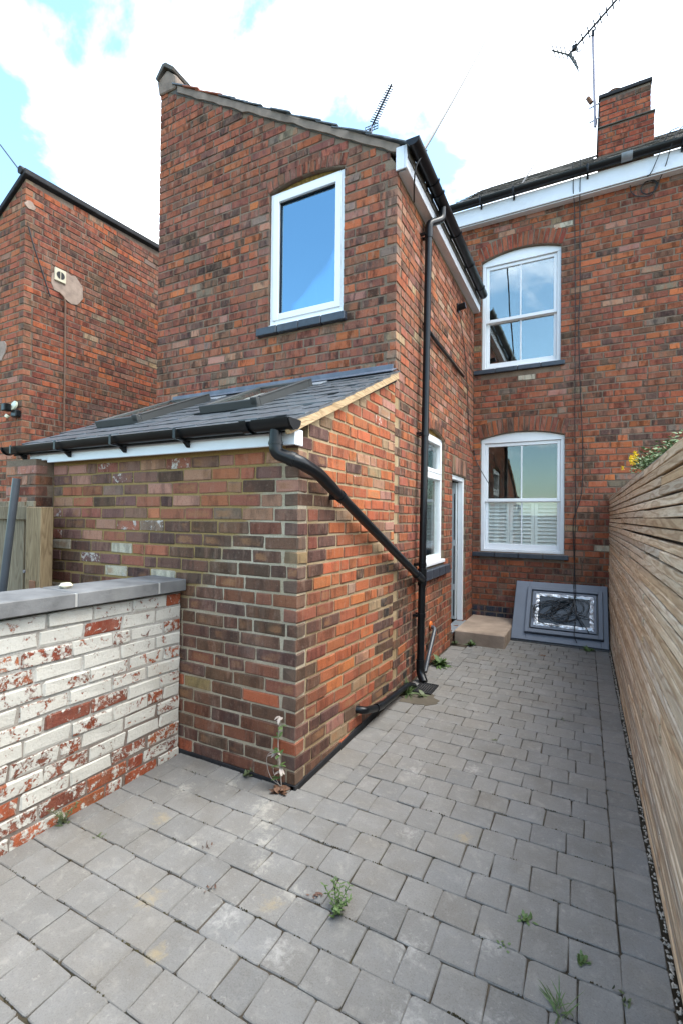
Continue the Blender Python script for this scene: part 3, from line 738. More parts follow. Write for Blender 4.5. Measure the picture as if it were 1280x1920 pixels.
    ch = MB().box(cx0+0.008, cx1-0.008, cy+0.008, cy+0.75, 6.6, 7.63).box(cx0+0.03, cx1-0.05, cy+0.03, cy+0.72, 7.63, 8.13).build('chimney', M['mortar_dark'], h)
    st2 = Bricks()
    cp = lambda u, z, hd: (*pick([(4, (0.27, 0.062, 0.034)), (3, (0.22, 0.055, 0.034)), (1, ORG), (.7, DRK)]), 0)
    lay(st2, ch, M['brick'], 'Y', cy, cx0, cx1, 6.95, 7.64, cp, header=0.2, toothR=0)
    lay(st2, ch, M['brick'], 'Y', cy+0.022, cx0+0.022, cx1-0.043, 7.66, 8.10, cp, header=0.2)
    st2.finish(300)
    MB().box(cx0-0.012, cx1+0.012, cy-0.014, cy+0.76, 7.632, 7.652).build('chimney_ledge', M['oldslate'], ch, 0.004)
    MB().box(cx0+0.005, cx1-0.025, cy+0.002, cy+0.74, 8.108, 8.165).build('chimney_cap', M['bitumen'], ch, 0.006)
    MB().box(cx0-0.02, cx1+0.02, cy-0.06, cy-0.002, 6.98, 7.10).build('lead_flashing', M['zinc'], ch, 0.005)
    b = MB()
    for (x, r, hh) in ((cx0+0.22, 0.105, 0.09), (cx0+0.56, 0.052, 0.11)):
        b = MB(); prof = [(r*1.1, 8.16), (r*1.1, 8.18), (r, 8.19), (r*0.95, 8.16+hh), (r*1.05, 8.17+hh), (r*0.6, 8.19+hh), (0.01, 8.20+hh)]
        n = 16; v = [(x+q*math.cos(6.283*k/n), cy+0.2+q*math.sin(6.283*k/n), z) for q, z in prof for k in range(n)]
        b.add(v, [(i*n+k, i*n+(k+1) % n, (i+1)*n+(k+1) % n, (i+1)*n+k) for i in range(len(prof)-1) for k in range(n)]).build('chimney_pot', M['pot'], ch, 0, True)
    return h
house()

# ------------------------------------------------------------------ two-storey rear extension
def extension():
    h = thing('rear_extension', 'tall narrow brick extension with sloping roof and an upper window tinted like reflected blue sky', 'house', (XS, YE, 0))
    zg = lambda x: 4.842+0.612*(-1.566-x)-0.05       # underside of the verge on the gable
    XLft = -4.352
    win = (-2.795, -1.955, 3.41, 4.762, 4.822); sw = (4.58, 5.36, 1.02, 2.43, 2.505); door = (5.72, 6.47, 0.15, 2.10)
    front = sheet('wall', M['mortar_house'], h, 'Y', YE, [(XLft+.004, 2.0), (XS-0.007, 2.0), (XS-0.007, 4.6), (-1.6, zg(-1.6)), (XLft+.004, zg(XLft))], [arch_poly(*win)], 0.1)
    side = sheet('wall', M['mortar_side'], h, 'X', XS, [(YE+0.1, -0.07), (YB+0.005, -0.07), (YB+0.005, 4.62), (YE+0.1, 4.62)], [arch_poly(*sw), [(door[0], door[2]), (door[1], door[2]), (door[1], door[3]), (door[0], door[3])]], 0.1)
    MB().box(XLft+0.008, XLft+0.1, YE+0.11, YB, 0, 6.35).build('wall', M['mortar_house'], h)
    st_ = Bricks()
    def cf(u, z, hd):
        n = math.sin(u*3+z*1.1)+math.sin(z*2.1-u*1.7)
        pal = [(3, (0.25, 0.088, 0.062)), (2.6, (0.185, 0.078, 0.06)), (1.3, ORG), (0.35, BRT), (1.6, PUR), (1.0 if n < 0.3 else 2.0, DRK), (0.5, GRY), (0.5, PNK)]
        if z > 4.9 and u < -3: pal = [(3, RED), (2, REDB), (2, ORG), (1, PUR), (.6, DRK)]
        return (*pick(pal), 0.1 if random.random() < 0.012 else 0)
    def cs(u, z, hd):
        pal = [(3, (0.25, 0.09, 0.055)), (2.4, (0.19, 0.078, 0.055)), (1.5, ORG), (1.6, PNK), (0.8, PUR), (0.6, DRK), (0.5, BUF)]
        if z < 1.2 and u < 4.3: pal = [(3, DRK), (1.5, SOOT), (1, REDB), (1, ORG)]
        elif z < 2.6: pal = [(3, RED), (2.5, REDB), (1.5, ORG), (1.2, DRK), (1, PUR)]
        return (*pick(pal), 0.14 if z < 1.3 and u < 4.3 and random.random() < .25 else 0)
    lay(st_, front, M['brick_soft'], 'Y', YE, XLft, XS, 2.66, 6.6, cf, [arch_hole(win[0], win[1], win[2]-0.085, win[3], win[4], 0.115)], lim=lambda z: (XLft, min(XS, -1.566-(z+0.06-4.842+0.05)/0.612)), toothR=1, hidden=lambda u, z: z < 2.84)
    lay(st_, side, M['brick_soft'], 'X', XS, YE, YB-0.004, -0.0, 4.53, cs, [arch_hole(sw[0], sw[1], sw[2]-0.11, sw[3], sw[4], 0.115), rect_hole(door[0], door[1], door[2], 2.27)], lim=lambda z: (YE if z > 2.66 else YE+0.0, 99), toothL=2, hidden=lambda u, z: False, zoff=-0.002)
    arch_bricks(st_, front, M['brick_soft'], 'Y', YE, win[0]-.01, win[1]+.01, win[3], win[4], 0.112, 13, lambda u, z, hd: (*pick([(2, PUR), (1, REDB), (1, RED)]), 0))
    arch_bricks(st_, side, M['brick_soft'], 'X', XS, sw[0]-.01, sw[1]+.01, sw[3], sw[4], 0.112, 11, lambda u, z, hd: (*pick([(2, PUR), (1, REDB), (1, ORG)]), 0))
    # soldier course over the door
    S_, H_ = variants(M['brick_soft'])
    y = door[0]-0.06
    while y < door[1]+0.04:
        st_.add(S_[0], plane_mat('X', XS+0.002, y+0.036, 2.215) @ Matrix.Rotation(math.pi/2, 4, 'Y') @ Matrix.Diagonal((0.92, 1, 0.92, 1)), (*pick([(2, GRY), (1, PNK), (1, DRK)]), 0.1), side, M['brick_soft'], .02, Vector((1, 0, 0))); y += 0.079
    st_.finish(300)
    # upper window, fixed pane coloured as reflected blue sky in a broad white frame
    x0, x1, zb, zs, zc = win; y = YE+0.030
    fr = window_box('window', h, 'Y', y, x0+.006, x1-.006, zb+.035, zs-.004, 0.055, 0.075, M['upvc'])
    window_box('sash', fr, 'Y', y-0.012, x0+.045, x1-.04, zb+.075, zs-.04, 0.062, 0.06, M['upvc'])
    MB().box(x0+.002, x1-.002, y-0.02, y+0.07, zb+.002, zb+.033).build('cill', M['upvc'], fr, 0.004)
    pane(fr, 'Y', y+0.030, x0+.107, x1-.102, zb+.137, zs-.102, M['pane_blue'])
    for q in ('gasket',):
        b = MB(); a, c, e, f = x0+.107, x1-.102, zb+.137, zs-.102; g_ = .006
        b.box(a, a+g_, y+0.012, y+0.028, e, f); b.box(c-g_, c, y+0.012, y+0.028, e, f); b.box(a+g_, c-g_, y+.012, y+.028, f-g_, f); b.box(a+g_, c-g_, y+.012, y+.028, e, e+g_); b.build('gasket', M['gasket'], fr)
    ap = arch_poly(x0+.004, x1-.004, zs-0.006, zs-0.003, zc-0.004)
    MB().prism(ap, 'Y', YE+0.05, YE+0.11).build('foam_filling', M['foam'], fr)
    b = MB(); b.box(x0-0.2, x1+0.2, YE+0.13, YE+1.3, zb-0.2, zs+0.3); o = b.build('room_lining', M['sky_lining'], h)  # lining coloured blue to imitate the pane's sky reflection
    bm = bmesh.new(); bm.from_mesh(o.data); bmesh.ops.delete(bm, geom=[f for f in bm.faces if abs(f.calc_center_median().y-(YE+0.13)) < 1e-3], context='FACES'); bm.to_mesh(o.data); bm.free()
    sill_bricks(h, 'Y', YE, -2.905, -1.912, 3.408, 4, 0.05, 0.075)
    # side window with transom
    y0, y1, zb, zs, zc = sw; x = XS-0.035
    fr = window_box('window', h, 'X', x, y0+.006, y1-.006, zb+.06, zs+.02, 0.05, 0.075, M['upvc'])
    zt = 1.975
    MB().box(x-0.075, x+0.006, y0+.056, y1-.056, zt, zt+0.075).build('transom', M['upvc'], fr, 0.006)
    window_box('sash', fr, 'X', x+0.012, y0+.05, y1-.05, zt+.07, zs-.02, 0.042, 0.06, M['upvc'])
    pane(fr, 'X', x-0.03, y0+.09, y1-.09, zt+.11, zs-.06, M['pane'])
    pane(fr, 'X', x-0.03, y0+.056, y1-.056, zb+.11, zt, M['pane'])
    MB().box(x-0.07, x+0.05, y0+.004, y1-.004, zb+.018, zb+.056).build('cill', M['upvc'], fr, 0.006)
    b = MB(); z = zb+0.12
    while z < zt-0.25: b.box(x-0.2, x-0.17, y0+.05, y1-.05, z, z+0.022); z += 0.04
    b.box(x-0.2, x-0.165, y0+.02, y1-.02, zt-0.25, zt-0.20); b.build('blind', M['shutter'], fr)
    ap = arch_poly(y0+.004, y1-.004, zs+0.02, zs+0.022, zc-0.004); MB().prism(ap, 'X', XS-0.1, XS-0.05).build('foam_filling', M['foam'], fr)
    for (a, c, e, f, mat) in ((y0-.2, y1+.2, zb-.3, zc+.3, M['room']), (door[0]-.1, door[1]+.1, 0.1, 2.5, M['room'])):
        b = MB(); b.box(XS-1.4, XS-0.23, a, c, e, f); o = b.build('room_lining', mat, h)
        bm = bmesh.new(); bm.from_mesh(o.data); bmesh.ops.delete(bm, geom=[q for q in bm.faces if abs(q.calc_center_median().x-(XS-0.23)) < 1e-3], context='FACES'); bm.to_mesh(o.data); bm.free()
    sill_bricks(h, 'X', XS, 4.52, 5.45, 1.012, 4, 0.055, 0.10)
    # back door, leaf swung inwards
    y0, y1, zb, zs = door; x = XS-0.03
    b = MB(); b.box(x-0.07, x, y0+.003, y0+.06, zb+.003, zs-.003); b.box(x-0.07, x, y1-.06, y1-.003, zb+.003, zs-.003); b.box(x-0.07, x, y0+.06, y1-.06, zs-.06, zs-.003)
    fr = b.build('door_frame', M['upvc'], h, 0.004)
    MB().box(x-0.09, x+0.045, y0+.004, y1-.004, zb-0.022, zb+0.001).build('threshold', M['zinc'], fr, 0.004)
    lf = MB().box(x-0.72, x-0.072, y1-.118, y1-.066, zb+.02, zs-.07).build('door', M['doorleaf'], h, 0.005)
    b = MB()
    for (p, q) in ((zb+.07, zb+.42), (zb+.50, zb+1.02), (zb+1.10, zs-.22)): b.box(x-0.105, x-0.09, y1-.122, y1-.1185, p, q)
    b.build('gasket', M['gasket'], lf)
    b = MB(); b.box(x-.19, x-.15, y1-.123, y1-.1185, zb+.02, zs-.07).build('edge_strip', M['upvc'], lf)
    b = MB(); b.box(x-0.32, x-0.16, y1-.126, y1-.119, zb+.06, zb+.11).build('kick_plate', M['steel'], lf, 0.002)
    # verge: cement fillet, slates edge-on, ridge end
    v = []; n = 34
    for k in range(n+1):
        x = -1.40-k*(XLft+0.30+1.40)*-1/n if False else -1.42+(XLft+0.28+1.42)*k/n
        top = 4.842+0.612*(-1.566-x)-0.002; v.append((x, top-0.075+random.gauss(0, .005), top))
    poly = [(a, t) for a, l, t in v]+[(a, l) for a, l, t in reversed(v)]
    MB().prism(poly, 'Y', YE-0.018, YE+0.06).build('verge_fillet', M['render'], h, 0)
    ang = math.atan(0.612)
    MB().prism([(-1.34, 4.70), (XLft-0.02, 4.70+0.612*(-1.34-XLft)), (XLft-0.02, 4.62+0.612*(-1.34-XLft)), (-1.34, 4.62)], 'Y', YE+0.0, YB+2.0).build('roof', M['oldslate'], h)
    rf = h.children[-1]
    for k in range(17):
        for c in range(2):
            x = -1.335-k*0.172; z = 4.712+0.612*(-1.34-x); mt = 'claytile' if k in (12, 13, 14) else 'slate'
            m0 = Matrix.Translation((x, YE-0.035+c*0.26+random.gauss(0, .008), z+0.004+random.gauss(0, .002))) @ Matrix.Rotation(ang-0.05+random.gauss(0, .012), 4, 'Y')
            key = (mt, c)
            if key not in extension.__dict__:
                b = MB(); b.box(-0.26, 0, 0, 0.25, 0, 0.014); o = b.build('slate', M[mt], None, 0.002); extension.__dict__[key] = o.data; bpy.data.objects.remove(o)
            o = link('slate', extension.__dict__[key]); o.matrix_basis = m0; adopt(o, rf)
    # ridge tile end and corbel
    b = MB(); R1 = 0.15; zc_ = 6.60; xc = XLft+0.12
    pr = [(xc-0.155, zc_-0.04), (xc-0.05, zc_+0.085), (xc-0.0, zc_+0.085), (xc+0.13, zc_-0.02), (xc+0.115, zc_-0.055), (xc-0.02, zc_+0.045), (xc-0.135, zc_-0.07)]
    b.prism(pr, 'Y', YE-0.05, YB+1.0).build('ridge_tile', M['oldslate'], h, 0.004)
    MB().prism([(XLft-0.01, 6.38), (XLft+0.26, 6.36), (XLft+0.26, 6.50), (XLft+0.12, 6.62), (XLft-0.04, 6.54)], 'Y', YE-0.02, YE+0.2).build('ridge_bedding', M['render'], h, 0.01)
    # eaves
    part_box('soffit', M['fascia'], h, XS-0.05, XS+0.07, YE+0.02, YB, 4.535, 4.548)
    part_box('fascia', M['fascia'], h, XS+0.07, XS+0.09, YE-0.02, YB-0.03, 4.53, 4.73)
    part_box('fascia', M['fascia'], h, XS-0.01, XS+0.068, YE-0.02, YE-0.004, 4.53, 4.73)
    g = gutter_profile(MB(), 'Y', XS+0.093, 4.725, YE-0.06, YB-0.13, 1, 0.058).build('gutter', M['black'], h, 0, True)
    MB().prism([(XS+0.093+0.062+math.cos(math.pi+math.pi*k/10)*0.059, 4.725+math.sin(math.pi+math.pi*k/10)*0.059) for k in range(11)], 'Y', YE-0.066, YE-0.060).build('gutter_end', M['black'], g)
    for y in (YE+0.5, 4.42, 5.15, 5.85, 6.5):
        b = gutter_profile(MB(), 'Y', XS+0.091, 4.725, y-0.014, y+0.014, 1, 0.065); b.box(XS+0.085, XS+0.11, y-0.012, y+0.012, 4.64, 4.72); b.build('bracket', M['black'], g, 0, True)
    # service bits on the side wall
    MB().tube(smooth_path([(XS+0.025, 4.45, 3.47), (XS+0.025, 4.9, 3.44), (XS+0.025, 5.5, 3.425), (XS+0.025, 6.15, 3.41)], 4), 0.018, 8).build('conduit', M['black'], h, 0, True)
    MB().tube([(XS-0.02, 5.91, 4.22), (XS+0.10, 5.91, 4.24)], 0.042, 12).tube([(XS-.02, 5.91, 4.22), (XS+.012, 5.91, 4.222)], 0.06, 12).build('pipe_stub', M['black'], h, 0, True)
    return h
extension()

# ------------------------------------------------------------------ lean-to
def leanto():
    h = thing('brick_lean_to', 'single-storey brick lean-to with slate roof, two roof windows and dark purple bricks', 'outhouse', (XS, YL, 0))
    XL = -3.76
    zr = lambda y: 2.07+0.45*(y-2.1)
    front = sheet('wall', M['mortar_pale'], h, 'Y', YL, [(XL, -0.07), (XS-0.007, -0.07), (XS-0.007, 1.97), (XL, 1.97)], [], 0.1)
    side = sheet('wall', M['mortar_sand'], h, 'X', XS, [(YL+0.11, -0.07), (YE+0.09, -0.07), (YE+0.09, zr(YE)-0.05), (YL+0.11, zr(YL)-0.02)], [], 0.1)
    st_ = Bricks()
    def cf(u, z, hd):
        right = u > -2.45-(z-1.0)*0.25
        p = 0.0
        if z > 1.15 and not right or z > 1.55:
            pal = [(2.6, (0.165, 0.092, 0.08)), (1.6, (0.21, 0.115, 0.098)), (2.4, (0.27, 0.105, 0.075)), (2.2, PNK), (1.7, (0.38, 0.14, 0.085)), (0.8, DRK), (0.35, GRY), (.4, (0.20, 0.145, 0.11))]
            p = 0.42 if random.random() < 0.10 else (0.2 if random.random() < 0.12 else 0)
        else:
            pal = [(5, (0.115, 0.064, 0.049)), (3, (0.090, 0.056, 0.046)), (2, (0.16, 0.068, 0.048)), (0.8, ORG), (0.35, (0.21, 0.15, 0.085))]
        if not right and z < 1.55 and random.random() < 0.06: return (*CRM, 0.3)
        return (*pick(pal), p)
    def cs(u, z, hd):
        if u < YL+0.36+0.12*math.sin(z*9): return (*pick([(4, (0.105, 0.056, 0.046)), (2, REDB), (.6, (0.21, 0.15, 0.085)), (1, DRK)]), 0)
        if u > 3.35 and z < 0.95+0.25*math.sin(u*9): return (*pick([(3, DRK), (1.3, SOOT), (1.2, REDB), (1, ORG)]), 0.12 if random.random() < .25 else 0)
        pal = [(4, (0.36, 0.105, 0.050)), (2.6, (0.30, 0.10, 0.055)), (1.3, (0.42, 0.14, 0.06)), (1.0, PNK), (0.7, BUF), (0.6, PUR), (.35, DRK)]
        return (*pick(pal), 0.38 if z > 1.2 and random.random() < 0.07 else 0)
    sag = lambda u, z: -max(0.0, 1.3-z)*0.062*max(0.0, u-YL)
    wallhid = lambda u, z: u < -2.3 and z < 1.55-0.4*abs(u)/2.33
    lay(st_, front, M['brick_lean'], 'Y', YL, XL+.01, XS, 0.02, 1.96, cf, header=0.28, toothR=1, hidden=wallhid)
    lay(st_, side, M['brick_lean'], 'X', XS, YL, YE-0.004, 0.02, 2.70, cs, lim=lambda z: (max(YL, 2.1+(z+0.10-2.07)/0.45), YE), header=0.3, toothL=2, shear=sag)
    st_.finish(300)
    # tarred damp-course strip at the foot
    MB().box(XL, XS-0.001, YL-0.006, YL+0.03, -0.05, 0.022).build('damp_course', M['bitumen'], h, 0.003)
    MB().add([(XS+.010, YL-.006, -.05), (XS+.010, YE+.05, -.05), (XS-.03, YE+.05, -.05), (XS-.03, YL-.006, -.05), (XS+.008, YL-.006, .022), (XS+.008, YE+.05, .05), (XS-.03, YE+.05, .05), (XS-.03, YL-.006, .022)], [(3, 2, 1, 0), (4, 5, 6, 7), (0, 1, 5, 4), (1, 2, 6, 5), (2, 3, 7, 6), (3, 0, 4, 7)]).build('damp_course', M['bitumen'], h, 0.002)
    # pier closing the left end
    MB().box(XL-0.42, XL-0.012, 2.115, YL+0.35, 0, 1.975).build('pier', M['mortar_house'], h)
    pier = h.children[-1]; sp = Bricks()
    lay(sp, pier, M['brick'], 'Y', 2.108, XL-0.42, XL-0.005, 0.02, 1.97, lambda u, z, hd: (*pick([(2, PNK), (2, RED), (1, ORG), (1, CRM)]), 0.25), toothR=1)
    lay(sp, pier, M['brick'], 'X', XL-0.005, 2.108, YL+0.0, 0.02, 1.97, lambda u, z, hd: (*pick([(3, DRK), (1, PUR)]), 0), toothL=2)
    sp.finish(60)
    # roof
    RX0, RX1 = -4.10, -1.40; ang = math.atan(0.45)
    MB().prism([(2.12, zr(2.12)-0.03), (YE, zr(YE)-0.03), (YE, zr(YE)-0.10), (2.12, zr(2.12)-0.07)], 'X', RX0+.01, RX1-.03).build('roof', M['bitumen'], h); rf = h.children[-1]
    tiles = []
    for q in range(4):
        b = MB(); b.box(-0.1215, 0.1215, 0, 0.34, 0, 0.013); o = b.build('slate', M['slate'], None, 0.0018); me = o.data; bpy.data.objects.remove(o)
        for v in me.vertices: v.co += Vector((random.gauss(0, .002), random.gauss(0, .005), random.gauss(0, .0008)))
        tiles.append(me)
    for r in range(10):
        for c in range(13):
            x = RX0+0.125+c*0.249-(0.1245 if r % 2 else 0); t = r*0.176
            w = 1.0
            if x > RX1-0.1: x = RX1-0.06; w = 0.5
            if x < RX0: continue
            y = 2.085+t*math.cos(ang)
            if any(a < x < b_ and 2.55 < y+0.1 < 3.5 for a, b_ in ((-3.72, -3.25), (-2.61, -2.11))): continue
            L = min(1.0, (YE-0.005-y)/(0.34*math.cos(ang)))
            o = link('slate', random.choice(tiles)); o.matrix_basis = Matrix.Translation((x, y, zr(y)-0.010+random.gauss(0, .0006))) @ Matrix.Rotation(ang-0.036+random.gauss(0, .0018), 4, 'X') @ Matrix.Rotation(random.gauss(0, .004), 4, 'Z') @ Matrix.Diagonal((w, L, 1, 1)); adopt(o, rf)
    # rooflights: upstand frame, cover strips, glass
    for (a, b_, ya, yb_) in ((-3.745, -3.225, 2.60, 3.44), (-2.635, -2.085, 2.69, 3.46)):
        T = Matrix.Translation((a, ya, zr(ya)-0.005)) @ Matrix.Rotation(ang, 4, 'X'); Wd = b_-a; Ln = (yb_-ya)/math.cos(ang)
        b = MB(); b.box(0, Wd, 0, 0.05, 0, 0.062, rot=T); b.box(0, Wd, Ln-0.06, Ln, 0, 0.062, rot=T); b.box(0, 0.045, 0.05, Ln-0.06, 0, 0.062, rot=T); b.box(Wd-0.045, Wd, 0.05, Ln-0.06, 0, 0.062, rot=T)
        fr = b.build('roof_window', M['anth_dark'], h, 0.004)
        b = MB(); b.box(Wd-0.052, Wd+0.006, Ln*0.0, Ln*0.035, 0.02, 0.074, rot=T); b.build('cover_clip', M['anth_dark'], fr, 0.003)
        MB().box(Wd-0.05, Wd+0.004, 0.06, Ln, 0.0625, 0.070, rot=T).build('cover_strip', M['anth_dark'], fr, 0.002)
        MB().box(0.045, Wd-0.045, 0.05, Ln-0.06, 0.044, 0.052, rot=T).build('pane', M['pane'], fr)
        MB().box(0.045, Wd-0.045, 0.05, Ln-0.06, 0.0, 0.01, rot=T).build('blind', M['shutter'], fr)  # white sheet under the glass, imitates a pale sky reflection
        MB().box(-0.06, Wd+0.06, Ln, Ln+0.16, 0.006, 0.016, rot=T).build('flashing', M['zinc'], fr, 0.002)
    # flashing against the extension wall
    b = MB(); b.box(RX0+0.02, RX1-0.06, YE-0.016, YE-0.004, zr(YE)-0.04, zr(YE)+0.055); b.build('lead_flashing', M['lead'], h, 0.004)
    T = Matrix.Translation((0, YE-0.12, zr(YE-0.12)+0.012)) @ Matrix.Rotation(ang, 4, 'X'); MB().box(RX0+0.02, RX1-0.03, 0, 0.12, 0, 0.008, rot=T).build('lead_apron', M['lead'], h, 0.002)
    # vent cowl at the top left corner
    # bare timber barge board at the right verge
    T = Matrix.Translation((RX1-0.028, 2.10, zr(2.10)-0.075)) @ Matrix.Rotation(ang, 4, 'X')
    MB().box(0, 0.028, -0.01, 1.79, 0, 0.062, rot=T).build('barge_board', M['rawpine'], h, 0.003); h.children[-1].color = (1, 1, 1, 1)
    # eaves
    part_box('fascia', M['fascia'], h, -3.70, XS+0.028, YL-0.085, YL-0.063, 1.945, 2.045)
    part_box('fascia', M['fascia'], h, -3.93, -3.701, YL-0.085, YL-0.063, 1.965, 2.045)
    part_box('soffit', M['fascia'], h, -3.93, XS+0.026, YL-0.062, YL-0.008, 1.966, 1.976)
    part_box('fascia', M['fascia'], h, XS+0.008, XS+0.028, YL-0.062, YL+0.0, 1.945, 2.035)
    g = gutter_profile(MB(), 'X', YL-0.087, 2.072, -4.12, -1.372, -1, 0.052).build('gutter', M['black'], h, 0, True)
    for x in (-4.125, -1.378):
        MB().prism([(YL-0.087-0.060+math.cos(math.pi+math.pi*k/10)*0.059, 2.072+math.sin(math.pi+math.pi*k/10)*0.059) for k in range(11)], 'X', x, x+0.008).build('gutter_end', M['black'], g)
    for x in (-3.97, -3.40, -2.79, -2.20):
        MB().prism([(YL-0.087, 2.03), (YL-0.087, 1.972), (YL-0.100, 1.972), (YL-0.135, 2.004), (YL-0.150, 2.008), (YL-0.2125, 2.013), (YL-0.2125, 2.0185), (YL-0.15, 2.018)], 'X', x-0.011, x+0.011).box(x-0.011, x+0.011, YL-0.213, YL-0.206, 2.012, 2.078).build('bracket', M['black'], g, 0.002)
    b = gutter_profile(MB(), 'X', YL-0.085, 2.073, -1.62, -1.38, -1, 0.0605); b.build('outlet', M['black'], g, 0, True)
    b = gutter_profile(MB(), 'X', YL-0.085, 2.073, -1.70, -1.655, -1, 0.0635); b.build('union', M['black'], g, 0, True)
    return h
leanto()

# ------------------------------------------------------------------ neighbouring extension
def neighbour():
    X, Y = -6.40, 3.40
    h = thing('neighbouring_extension', 'dark red brick gabled extension across the passage at the far left', 'house', (X, Y, 0))
    ztop = lambda y: 5.90+0.06*(y-Y)
    side = sheet('wall', M['mortar_dark'], h, 'X', X, [(Y+.1, 0), (7.4, 0), (7.4, ztop(7.4)), (Y+.1, ztop(Y))], [], 0.1)
    front = sheet('wall', M['mortar_side'], h, 'Y', Y, [(X-2.6, 0), (X-0.007, 0), (X-0.007, 5.88), (X-2.6, 5.88-2.6*0.56)], [], 0.1)
    st_ = Bricks()
    def cs(u, z, hd):
        n = math.sin(u*2.4+1)+math.sin(z*1.9)
        pal = [(3, (0.20, 0.062, 0.042)), (3, (0.135, 0.052, 0.040)), (1.3, (0.30, 0.085, 0.04)), (2.0 if u > 4.3 else 0.8, DRK), (1.2, PUR)]
        if u > 4.2 and z > 4.0: pal = pal+[(0.9, GRY), (.25, BUF)]
        return (*pick(pal), 0)
    def cf(u, z, hd): return (*pick([(4, (0.32, 0.098, 0.055)), (2, RED), (1.5, (0.38, 0.12, 0.06)), (0.8, PUR), (.4, DRK), (.4, PNK)]), 0)
    lay(st_, side, M['brick'], 'X', X, Y, 7.3, -0.002, 5.92, cs, lim=lambda z: (Y if z < 5.84 else Y+(z-5.84)/0.06, 99), header=0.3, toothL=2, hidden=lambda u, z: u > 5.9 or z < 2.2)
    lay(st_, front, M['brick'], 'Y', Y, X-2.6, X, 0.0-0.002, 5.88, cf, lim=lambda z: (X-2.6, min(X, X-(5.88-z-0.04)/0.56*0 if z < 5.86-2.6*0.56 else X)) if z < 4.42 else (X-max(0.02, (5.84-z)/0.56), X), header=0.3, toothR=1, hidden=lambda u, z: u < X-1.2)
    st_.finish(300)
    MB().add([(X-2.7, Y-.04, 5.88-2.7*.56), (X+.05, Y-.04, 5.90), (X+.05, 7.4, ztop(7.4)), (X-2.7, 7.4, ztop(7.4)-2.7*.56), (X-2.7, Y-.04, 5.95-2.7*.56), (X+.05, Y-.04, 5.975), (X+.05, 7.4, ztop(7.4)+.075), (X-2.7, 7.4, ztop(7.4)+.07-2.7*.56)], [(3, 2, 1, 0), (4, 5, 6, 7), (0, 1, 5, 4), (1, 2, 6, 5), (2, 3, 7, 6), (3, 0, 4, 7)]).build('roof', M['bitumen'], h, 0.008)
    MB().tube([(X-0.03, Y-0.06, 5.955), (X-0.05, 7.4, ztop(7.4)+0.055)], 0.05, 10).build('ridge_roll', M['bitumen'], h, 0, True)
    # patches of cement
    def blob(name, axis, pos, cu, cz, ru, rz, seed):
        random.seed(seed); n = 18; pts = [(cu+ru*math.cos(6.283*k/n)*random.uniform(.7, 1.1), cz+rz*math.sin(6.283*k/n)*random.uniform(.7, 1.1)) for k in range(n)]
        return MB().prism(pts, 'X' if axis == 'X' else 'Y', pos-0.012, pos+0.006).build(name, M['render_pale'], h, 0.003)
    M['render_pale'] = mat_plain('pale_cement', (0.31, 0.235, 0.19), 0.95, 0.2, 12, 0.2, bump=0.005)
    blob('cement_patch', 'X', X+0.002, 3.98, 4.72, 0.26, 0.22, 3); blob('cement_patch', 'Y', Y+0.001, X-0.62, 3.72, 0.26, 0.16, 5); blob('cement_patch', 'X', X+0.002, 3.46, 5.55, 0.07, 0.06, 6)
    random.seed(99)
    return h
neighbour()
def vent():
    X = -6.40; v = thing('wall_vent', 'small square cream extractor vent in a cement patch high on the left wall', 'vent', (X, 3.85, 4.8))
    MB().box(X, X+0.03, 3.775, 3.93, 4.725, 4.90).build('cover', M['cream'], v, 0.006)
    for s in (-1, 1):
        pts = [(3.8525+s*0.006, 4.8125-0.05)]+[(3.8525+s*(0.006+0.05*math.cos(a)), 4.8125+0.05*math.sin(a)) for a in [rad(-80+160*k/10) for k in range(11)]]+[(3.8525+s*0.006, 4.8125+0.05)]
        MB().prism(pts, 'X', X+0.0302, X+0.033).build('louvre', M['gasket'], v)
vent()
def seclight():
    x, y, z = -6.50, 3.40, 2.85
    v = thing('security_light', 'black security floodlight with sensor at the corner of the left building', 'light', (x, y, z))
    MB().box(x-0.02, x+0.095, y-0.07, y-0.002, z-0.07, z+0.02).build('base', M['black'], v, 0.01)
    MB().box(x-0.09, x-0.01, y-0.15, y-0.06, z-0.0, z+0.10, rot=None).build('lamp_head', M['black'], v, 0.012)
    MB().tube([(x+0.0, y-0.03, z+0.08), (x+0.0, y-0.05, z+0.085)], 0.062, 16).build('lens', M['lens'], v, 0, True)
    MB().tube([(x-0.04, y-0.09, z-0.05), (x-0.05, y-0.11, z-0.08)], [0.03, 0.022], 12).build('sensor', M['lens'], v, 0, True)
seclight()
o = MB().tube(smooth_path([(-6.375, 3.43, 5.25), (-6.37, 3.5, 5.02), (-6.37, 3.72, 4.46)], 5), 0.009, 6).build('hanging_cable', M['cable'], None, 0, True)
tag(o, 'short black cable end dangling beside the cream vent', 'cable')
o = MB().tube(smooth_path([(-6.38, 3.84, 4.58), (-6.38, 3.92, 4.5), (-6.38, 3.93, 4.2), (-6.38, 3.935, 3.4), (-6.38, 3.94, 2.2)], 5), 0.012, 6).build('wall_cable', M['deadleaf'], None, 0, True)
tag(o, 'brown cable running straight down the left wall below the vent', 'cable')

